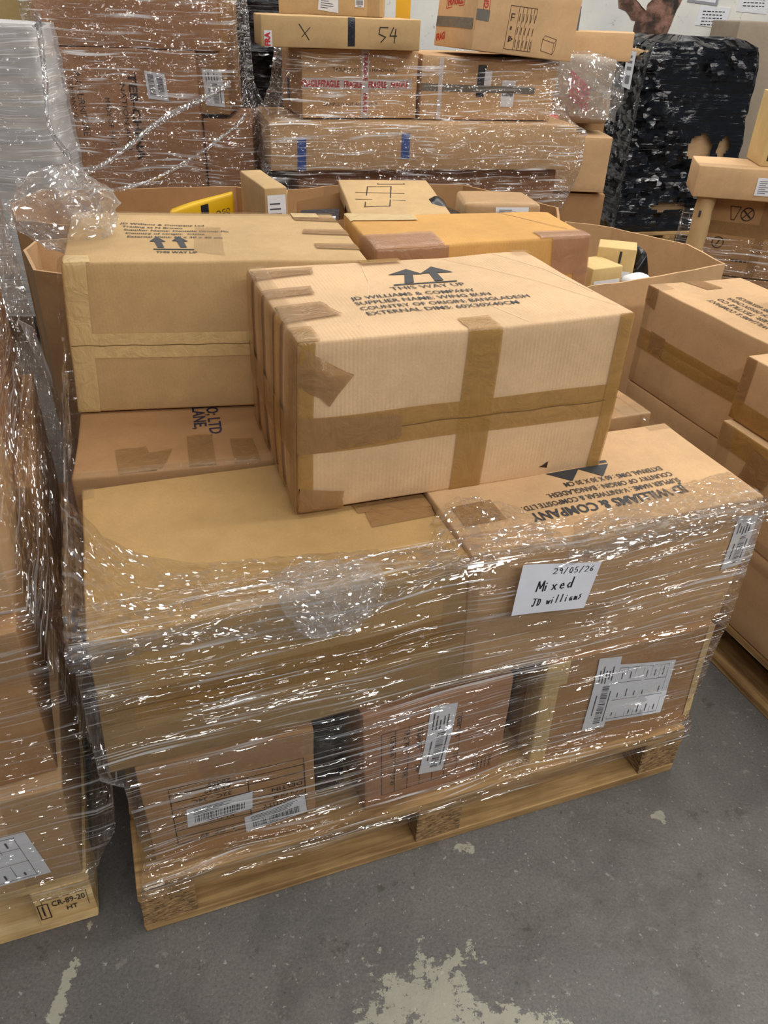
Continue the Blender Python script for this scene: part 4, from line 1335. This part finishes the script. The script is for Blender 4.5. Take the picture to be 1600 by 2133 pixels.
# ------------------------------------------------------------------ stack with tube and icons, far right
m3 = Box('brown box with round warning icons, far right behind the open carton', (1.29, 3.35, .56), R(-18), (.60, .45, .315), KRAFT_BROWN, None, 'boxes of the far right stack', seams=())
k = Ink()
def ring(k, cx, cy, r, w=.004, n=20):
    return k.line([(cx+r*math.cos(2*PI*i/n), cy+r*math.sin(2*PI*i/n)) for i in range(n+1)], w)
k.line([(.075, .275), (.115, .275), (.100, .225), (.088, .225), (.075, .275)], .003)
ring(k, .145, .25, .024)
k.line([(.13, .235), (.16, .268)], .004).line([(.13, .262), (.158, .238)], .006)
ring(k, .06, .13, .022)
k.line([(.055, .12), (.066, .142)], .006)
for i in range(5): k.rect(.13+i*.017, .06, .142+i*.017, .07)
m3.ink('front', k, INK_BROWN, 'printed_icons')
m3.strip('front', 0, .165, .6, .215, TAPE_BROWN)
m3.strip('front', .20, 0, .235, .315, TAPE_BROWN)
Box('brown box at the bottom of the far right stack', (1.29, 3.35, .146), R(-18), (.60, .45, .41), KRAFT_BROWN, None, 'boxes of the far right stack')
pallet('wooden pallet of the far right stack', 1.20, 3.30, R(-18))
m2 = Box('shallow brown box with a small white label, on the icon box at far right', (1.17, 3.26, .878), R(-12), (.60, .26, .115), KRAFT_TAN, None, 'boxes of the far right stack')
m2.label('front', [(.225, .02), (.30, .02), (.30, .085), (.225, .085)], 'lines', seed=8)
m2.strip('top', 0, 0, .6, .06, TAPE_CLEAR)
m1 = Box('tan box with black print at the right picture edge, above the small-labelled box', (1.405, 3.27, .996), R(-8), (.30, .22, .25), KRAFT_YELLOW, None, 'boxes of the far right stack')
k = Ink().rect(.02, .02, .05, .05).rect(.055, .02, .09, .05)
k.text('ECO', .02, .06, .02, 0, None, .01)
k.poly([(.05, .12), (.15, .12), (.15, .17), (.10, .23), (.06, .20)])
m1.ink('front', k, INK_BROWN)
tb = thing('cardboard_tube', 'rolled brown cardboard column left of the icon box', 'tube', (1.245, 3.30, .56), 0, None)
tv, tf = [], []
for j in range(9):
    z = .345*j/8
    for i in range(24):
        a = 2*PI*i/24
        r_ = .036*(1+.06*math.sin(j*2.1+a*3))
        tv.append((math.cos(a)*r_, math.sin(a)*r_, z))
for j in range(8):
    for i in range(24):
        tf.append((j*24+i, j*24+(i+1) % 24, (j+1)*24+(i+1) % 24, (j+1)*24+i))
tf.append(tuple(range(8*24, 9*24)))
link_mesh('tube_wall', tv, tf, KRAFT_TOP, tb, True)
bev = link_mesh('tube_mark', [(-.0385+.01, -.032, .24), (-.0385+.018, -.035, .24), (-.0385+.018, -.035, .265), (-.0385+.01, -.032, .265)], [(0, 1, 2, 3)], INK, tb)
cM, sM = math.cos(R(-18)), math.sin(R(-18))
def GM(u, v): return (1.29+cM*u-sM*v, 3.35+sM*u+cM*v)
film_wrap('clear stretch wrap round the lower part of the far right stack', [(.12, rect(-.11, -.07, .62, .5, GM)), (.5, rect(-.10, -.05, .62, .5, GM)), (.72, rect(-.09, -.045, .62, .5, GM))], FILM_BG, nx=40, step=.02, amp=.006, seed=51)

# ------------------------------------------------------------------ black-wrapped load, far right back
KY = R(14)
cK, sK = math.cos(KY), math.sin(KY)
def GK(u, v): return (1.585+cK*u-sK*v, 5.83+sK*u+cK*v)
pallet('wooden pallet under the black-wrapped load', *GK(-.03, -.03), KY, .95, .95)
kb_ = thing('black_wrapped_load', 'tall load wrapped in torn shiny black film before the white wall', 'wrapped load', (0, 0, 0))
kin = Box('brown box inside the black film, showing through the tears', (*GK(.03, .04), .146), KY, (.80, .72, 1.14), KRAFT_TAN, r=.02)
HOLES = [('e', .535, .70, .095, .085), ('e', .715, .70, .045, .07), ('e', .37, .31, .15, .026)]
vs, fs, uvs = [], [], []
lev = [(.146, 0, 0, .86, .82), (.30, -.005, -.01, .87, .82), (.80, 0, 0, .87, .82), (.86, .01, .012, .86, .81), (1.20, .02, .01, .85, .80), (1.31, .05, .03, .82, .78), (1.345, .10, .08, .76, .72), (1.352, .45, .4, .5, .45)]
NX = 56
rows = []
for (z0, a0, b0, c0, d0), (z1, a1, b1, c1, d1) in zip(lev, lev[1:]):
    n = max(2, int(max(z1-z0, abs(a1-a0))/.016))
    for i in range(n):
        t = i/n
        rows.append((z0+(z1-z0)*t, a0+(a1-a0)*t, b0+(b1-b0)*t, c0+(c1-c0)*t, d0+(d1-d0)*t))
rows.append(lev[-1])
cells = []
for (z, a, b, c, d) in rows:
    cs = [(a, b), (c, b), (c, d), (a, d)]
    for e in range(4):
        p, q = Vector(cs[e]), Vector(cs[(e+1) % 4])
        nr = Vector((q.y-p.y, p.x-q.x)).normalized()
        for i in range(NX):
            t = i/NX
            x = p+(q-p)*t
            dd = noise.noise(Vector((x.x*4, x.y*4, z*14)))*.014+noise.noise(Vector((x.x*16, x.y*16, z*30)))*.006
            hk = min([1]+[math.hypot((x.x-h[1])/h[3], (z-h[2])/h[4]) for h in HOLES]) if e == 0 else 1
            x = x+nr*(dd+.004)
            g = GK(x.x, x.y)
            zz = z+(noise.noise(Vector((x.x*5, x.y*5, 1)))*.04 if z > 1.25 else 0)
            vs.append((g[0], g[1], zz))
            uvs.append((e*.9+t*.87, z))
            cells.append((e, x.x, z))
N = 4*NX
for r_ in range(len(rows)-1):
    for i in range(N):
        e, xx, zz = cells[r_*N+i]
        if e == 0 and any(math.hypot((xx-h[1])/h[3], (zz-h[2])/h[4])+noise.noise(Vector((xx*14, zz*14, 5)))*.35 < 1 for h in HOLES): continue
        if e == 3 and math.hypot((zz-.93)/.11, ((i % NX)/NX-.2)/.10) < 1: continue
        i2 = (i+1) % N
        fs.append((r_*N+i, r_*N+i2, (r_+1)*N+i2, (r_+1)*N+i))
fs.append(tuple((len(rows)-1)*N+i for i in range(N)))
link_mesh('black_film', vs, fs, BLACK_FILM, kb_, True, uvs)
def kpt(u, z, o=.018): return (*GK(-o, .82-u), z)
pl_ = link_mesh('paper_label', [kpt(.60, 1.06, .022), kpt(.72, 1.05, .022), kpt(.72, 1.27, .022), kpt(.60, 1.27, .022)], [(0, 1, 2, 3)], PAPER, kb_)
pl_['label'] = 'small white address label'
k = Ink().rect(.63, 1.08, .69, 1.13).rect(.63, 1.16, .69, 1.18).rect(.63, 1.20, .69, 1.215).rect(.63, 1.23, .68, 1.245)
link_mesh('label_print', [kpt(a, b, .0235) for a, b in k.v], k.f, INK_GREY, pl_)
gb = Box('grey-brown box standing against the wall in the far right corner', (2.40, 6.55, .0), R(0), (.8, .6, 1.46), KRAFT_GREY, None, r=.01)

# ------------------------------------------------------------------ wrapped pile in the centre background
i5 = Box('brown box at the bottom of the film-wrapped pile in the centre back', (-.47, 3.90, .146), R(13), (1.30, .50, .66), KRAFT_ROSE, None, 'boxes of the centre back pile')
i4 = Box('long brown box across the film-wrapped pile in the centre back', (-.572, 3.75, .825), R(14), (1.47, .60, .197), KRAFT_TAN, None, 'boxes of the centre back pile', bulge=.008)
i4.strip('front', .12, .0, .16, .14, BLUE, name='blue_sticker')
i4.strip('front', .60, .05, .64, .16, BLUE, name='blue_sticker')
i2 = Box('brown box crossed by white tape with red lettering, centre back pile', (-.440, 3.88, 1.030), R(18), (.540, .48, .272), KRAFT_TAN, None, 'boxes of the centre back pile')
i2.strip('front', 0, .118, .515, .160, TAPE_WHITE, name='white_tape')
i2.strip('front', .272, 0, .308, .272, TAPE_WHITE, name='white_tape')
k = Ink()
for x in (-.002, .085, .19, .305, .41): k.text('FRAGILE', x, .126, .025, 0, .085, .03)
k.text('FRAGILE', .283, .258, .017, -PI/2, .105, .03).text('FRAGI', .283, .105, .017, -PI/2, .08, .03)
i2.ink('front', k, INK_RED, off=.0035)
k = Ink().text('TABLE FOOT AND HARDWARE', .14, .188, .014, 0, .30).text('SAMPLE FOOT AND BOLT', .10, .05, .014, 0, .25)
i2.ink('front', k, INK_SOFT)
i2.strip('left', .15, .04, .20, .14, BLUE, name='blue_sticker')
i3 = Box('wrapped brown box with a printed white code label, centre back pile', (.092, 4.03, 1.028), R(14), (.655, .42, .262), KRAFT_TAN, {'101': (.01, 0, -.02)}, 'boxes of the centre back pile')
i3.strip('front', .39, .06, .455, .175, PAPER, name='paper_label')
k = Ink().text('LG0968', .396, .105, .020, 0, .052, .02)
i3.ink('front', k, INK, off=.004)
i3.strip('front', .265, .10, .305, .235, TAPE_BLACK, name='black_tape')
i3.strip('front', .30, .13, .335, .215, PAPER, name='paper_label')
i3.strip('front', 0, .12, .555, .15, TAPE_GREY)
i3.strip('front', .08, 0, .10, .255, TAPE_WHITE, name='white_tape')
i1 = Box('long flat brown box with a red-lettered end, upper centre back pile', (-.595, 3.78, 1.306), R(14), (.69, .36, .116), KRAFT_TOP, None, 'boxes of the centre back pile')
k = Ink()
hand(k, '45' if '4' in HW else '  ', .42, .03, .05, .03) if False else None
k.line([(.545, .085), (.51, .085), (.505, .06), (.535, .05), (.515, .03)], .004).line([(.57, .085), (.555, .055), (.585, .055)], .004).line([(.58, .08), (.575, .03)], .004)
i1.ink('front', k, INK_PEN, 'handwriting')
k = Ink().line([(.16, .085), (.20, .03)], .004).line([(.17, .04), (.205, .075)], .003)
i1.ink('front', k, INK_PEN, 'pen_mark')
i1.strip('front', .37, .01, .40, .116, TAPE_BLACK, name='black_tape')
i1.strip('front', .012, .0, .045, .06, PAPER, name='red_lettered_label')
k = Ink().text('FRA', .036, .004, .022, PI/2, .05, .04)
i1.ink('front', k, INK_RED, off=.004)
i0 = Box('brown box with white labels and clear tape on top of the long flat box', (-.547, 4.0, 1.424), R(0), (.455, .30, .17), KRAFT_TOP, None, 'boxes of the centre back pile')
i0.label('front', [(.17, .02), (.26, .01), (.26, .09), (.18, .09)], 'lines', seed=1)
i0.label('front', [(.33, .035), (.37, .035), (.37, .085), (.33, .085)], 'bars', seed=2)
i0.strip('front', .385, 0, .44, .17, TAPE_CLEAR)
ys = link_mesh('yellow_board', [(-.04, 4.35, 1.31), (.03, 4.35, 1.31), (.03, 4.35, 1.62), (-.04, 4.35, 1.62), (-.04, 4.38, 1.31), (.03, 4.38, 1.31), (.03, 4.38, 1.62), (-.04, 4.38, 1.62)],
               [(0, 1, 2, 3), (5, 4, 7, 6), (4, 0, 3, 7), (1, 5, 6, 2), (3, 2, 6, 7), (4, 5, 1, 0)], YELLOW_SHEET)
tag(ys, 'yellow board standing behind the top box of the centre back pile', 'board')
j = Box('tilted box with red stamps and a printed table, top right of the centre pile', (.302, 3.95, 1.318), R(24), (.53, .38, .245), KRAFT_TAN, None, 'boxes of the centre back pile')
j.root.rotation_euler = (0, R(4.5), R(24))
k = Ink()
table_ink(k, .165, .02, .30, .185, 1, (0, .33, .48, .63, .78, .9, 1), .002)
for i in range(5):
    for y in (.03, .08, .13): k.rect(.215+i*.0195, y, .218+i*.0195, y+.03)
k.line([(.175, .13), (.175, .155), (.19, .155)], .004).line([(.175, .142), (.19, .142)], .003)
k.rect(.178, .095, .186, .108)
ring(k, .186, .06, .012, .004, 3).line([(.18, .05), (.19, .07)], .004)
k.line([(.355, .03), (.42, .02), (.42, .065), (.355, .075), (.355, .03)], .0018).line([(.355, .075), (.365, .09), (.43, .08), (.42, .065)], .0018).line([(.43, .08), (.43, .04), (.42, .02)], .0018)
j.ink('front', k, INK_BROWN, 'printed_table')
j.strip('front', 0, .115, .065, .155, TAPE_GREY)
j.strip('left', 0, .08, .36, .12, TAPE_GREY)
k = Ink().text('GILE', .052, .16, .02, PI/2, .06, .03)
k.line([(.03, .155), (.06, .155), (.06, .225), (.03, .225), (.03, .155)], .002)
j.ink('front', k, INK_RED)
k = Ink().text('FRAGILE', .10, .16, .03, R(5), .15, .03).line([(.09, .15), (.26, .165), (.26, .21), (.09, .195), (.09, .15)], .003)
k.text('FRAGI', .02, .02, .028, R(8), .09, .03)
j.ink('left', k, INK_RED)
j2 = Box('brown box with clear tape behind the tilted box', (.38, 4.50, 1.30), R(6), (.40, .25, .22), KRAFT_TOP, None, 'boxes of the centre back pile')
gk = Box('grey plastic crate edge above the tilted box, far behind', (.62, 4.90, 1.30), 0, (.32, .3, .20), plain('grey_plastic', (84, 88, 98), .5), name='plastic_crate', cat='crate')
pallet('wooden pallet under the film-wrapped centre back pile', -.55, 3.78, R(14), 1.25, .8)
c4, s4 = math.cos(R(14)), math.sin(R(14))
def GI(u, v): return (-.565+c4*u-s4*v, 3.76+s4*u+c4*v)
film_wrap('clear stretch wrap round the wide pile in the centre back', [
    (.30, rect(-.0, .0, 1.30, .66, GI)), (.74, rect(-.03, -.04, 1.46, .66, GI)), (.83, rect(-.04, -.04, 1.49, .64, GI)), (1.0, rect(-.04, -.04, 1.49, .64, GI)),
    (1.04, rect(.02, .0, 1.42, .60, GI)), (1.12, rect(.06, .05, 1.36, .60, GI)), (1.29, rect(.09, .07, 1.35, .60, GI))],
    FILM_BG, nx=60, step=.012, amp=.012, seed=61)

# ------------------------------------------------------------------ tall wrapped stack, back left
ga = Box('tall brown box at the top of the back left stack', (-1.60, 3.90, 1.275), R(4), (.79, .60, .36), KRAFT_ROSE, None, 'boxes of the back left stack')
gb_ = Box('large brown box with sideways black lettering, back left stack', (-1.58, 3.90, .46), R(4), (.66, .60, .812), KRAFT_ROSE, None, 'boxes of the back left stack')
k = Ink().text('TEB-CHINA', .355, .72, .035, -PI/2, .36, .03).text('NATION AND', .315, .68, .022, -PI/2, .28).text('MADE OF P.R.C', .24, .62, .022, -PI/2, .2)
k.text('A-C FURNITURE', .12, .72, .03, -PI/2, .26).text('COMPANY OF', .09, .70, .02, -PI/2, .18)
k.line([(.49, .10), (.52, .14), (.46, .14), (.49, .10)], .006).line([(.53, .1), (.53, .16), (.57, .16)], .006).line([(.46, .17), (.52, .17), (.52, .21)], .006)
gb_.ink('front', k, INK_BROWN)
gb_.label('front', [(.435, .62), (.525, .61), (.52, .72), (.43, .73)], 'double', seed=3)
Box('brown box at the bottom of the back left stack', (-1.58, 3.92, .146), R(4), (.66, .55, .31), KRAFT_ROSE, None, 'boxes of the back left stack')
gc = Box('narrow upright brown box with white labels, back left stack', (-.925, 3.98, 1.02), R(3), (.135, .45, .60), KRAFT_BROWN, None, 'boxes of the back left stack')
gc.label('front', [(.03, .035), (.115, .03), (.11, .18), (.02, .185)], 'side', seed=14)
gc.label('front', [(.03, .275), (.105, .27), (.105, .385), (.025, .385)], 'bars', seed=15)
gc.strip('front', .02, .30, .08, .45, YELLOW_SHEET, name='yellow_smear')
gc.label('front', [(.0, .46), (.09, .46), (.09, .56), (.0, .56)], 'lines', seed=16)
gd = Box('plain brown box low at the right of the back left stack', (-.915, 3.98, .45), R(4), (.225, .50, .55), KRAFT_ROSE, None, 'boxes of the back left stack')
pallet('wooden pallet under the back left stack', -1.62, 3.88, R(4), 1.0, .8)
c5, s5 = math.cos(R(4)), math.sin(R(4))
def GG(u, v): return (-1.60+c5*u-s5*v, 3.88+s5*u+c5*v)
film_wrap('clear stretch wrap crossing the tall boxes of the back left stack', [
    (.12, rect(-.02, -.01, .95, .8, GG)), (.50, rect(-.02, -.02, .935, .75, GG)), (.98, rect(-.02, -.025, .93, .7, GG)), (1.10, rect(-.02, -.03, .87, .7, GG)), (1.9, rect(-.04, -.03, .84, .7, GG))],
    FILM_BG, nx=60, step=.014, amp=.012, seed=71)
# sheets stacked and wrapped, far left
fs_ = thing('flattened_cartons', 'milky-wrapped bundle of flattened cartons at the far left back', 'bundle', (-2.45, 3.60, 0), R(3))
zz = .15
i = 0
while zz < 1.34:
    h = random.uniform(.022, .034)
    wood_block('folded_carton', random.uniform(-.02, .02), random.uniform(-.01, .01), zz, .93+random.uniform(-.015, .02), .27, zz+h, random.choice([KRAFT_YELLOW, KRAFT_TOP, KRAFT_GREY]), fs_, j=.004)
    zz += h+.002
c6, s6 = math.cos(R(3)), math.sin(R(3))
def GF(u, v): return (-2.45+c6*u-s6*v, 3.60+s6*u+c6*v)
film_wrap('milky stretch wrap round the flattened cartons at far left', [(.15, rect(-.03, -.03, .97, .285, GF)), (.9, rect(-.03, -.03, .97, .285, GF)), (1.36, rect(-.02, -.02, .95, .28, GF)), (1.37, rect(.3, .1, .6, .2, GF))], FILM_WHITE, nx=40, step=.02, amp=.012, seed=81)
pallet('wooden pallet under the milky-wrapped bundle at far left', -2.47, 3.58, R(3), 1.0, .85) if False else None
fc = Box('light brown box above the milky-wrapped bundle at far left', (-2.55, 4.40, .0), R(2), (.90, .6, 1.75), KRAFT_YELLOW, None)

# black-wrapped stack between the two back stacks
bkt = thing('black_wrapped_load', 'dark black-wrapped load between the back left stack and the centre pile', 'wrapped load', (-1.18, 4.75, 0), R(3))
bm = bmesh.new()
bmesh.ops.create_cube(bm, size=1)
for v in bm.verts: v.co = Vector(((v.co.x+.5)*.95, (v.co.y+.5)*.8, (v.co.z+.5)*1.50))
bmesh.ops.subdivide_edges(bm, edges=bm.edges[:], cuts=24, use_grid_fill=True)
uvl = bm.loops.layers.uv.new('UVMap')
for v in bm.verts: v.co += noise.noise_vector(Vector((v.co.x*4, v.co.y*4, v.co.z*12)))*.018
for f in bm.faces:
    f.smooth = True
    for lp in f.loops: lp[uvl].uv = (lp.vert.co.x+lp.vert.co.y, lp.vert.co.z)
me = bpy.data.meshes.new('black_film')
bm.to_mesh(me)
bm.free()
me.materials.append(BLACK_FILM)
o = bpy.data.objects.new('black_film', me)
C.objects.link(o)
o.parent = bkt
bt = Box('brown box with a white sheet on top of the black-wrapped load at the back', (-1.14, 4.80, 1.51), R(2), (.55, .4, .22), KRAFT_TAN)
bt.label('front', [(.20, .0), (.36, .0), (.38, .08), (.22, .09)], 'lines', seed=3)

# ------------------------------------------------------------------ goods between the centre pile and the black load
q1 = Box('brown corrugated box topping the goods left of the black load', (.80, 4.85, 1.26), R(-14), (.42, .35, .13), KRAFT_TAN, None, 'goods between the centre pile and the black load')
q2 = Box('round-cornered parcel in clear bag with pink lettering left of the black load', (.74, 4.55, .98), R(0), (.36, .30, .30), KRAFT_GREY, None, 'goods between the centre pile and the black load', r=.03, bulge=.01, wob=.012, step=.03, name='bagged_parcel', cat='parcel')
k = Ink()
for i in range(5): k.text('FRAGILE', .12, .22-i*.026, .017, R(-28), .13, .03)
q2.ink('front', k, MAGENTA_INK, off=.006)
sheet('film_cover', [[(-.02, -.03, .31), (.12, -.03, .33), (.26, -.03, .32), (.40, -.03, .27)], [(-.03, -.05, .18), (.12, -.055, .19), (.26, -.055, .18), (.40, -.05, .15)],
                     [(-.04, -.05, .03), (.12, -.06, .04), (.26, -.06, .03), (.38, -.05, .02)]], FILM_BUNCH, .02, 12, 10, 8, q2.root)
q3 = Box('red plastic-covered packet beside the centre pile end', (.72, 4.40, .93), R(8), (.10, .2, .10), RED, None, r=.02, wob=.012, bulge=.01, step=.02, name='red_packet', cat='packet', body='packet_body')
q4 = Box('open brown box below the clear-bagged parcel, left of the black load', (.78, 4.45, .66), R(2), (.34, .30, .27), KRAFT_TAN, None, 'goods between the centre pile and the black load')
q5 = Box('dark brown box low beside the black load', (.80, 4.48, .146), R(2), (.34, .34, .50), KRAFT_BROWN, None, 'goods between the centre pile and the black load')
pallet('wooden pallet beside the black-wrapped load', .72, 4.42, R(2), .6, .8)
Box('brown box on the floor pallet left of the black load, behind the dark box', (.80, 4.85, .146), R(2), (.36, .34, 1.10), KRAFT_BROWN, None, 'goods between the centre pile and the black load')
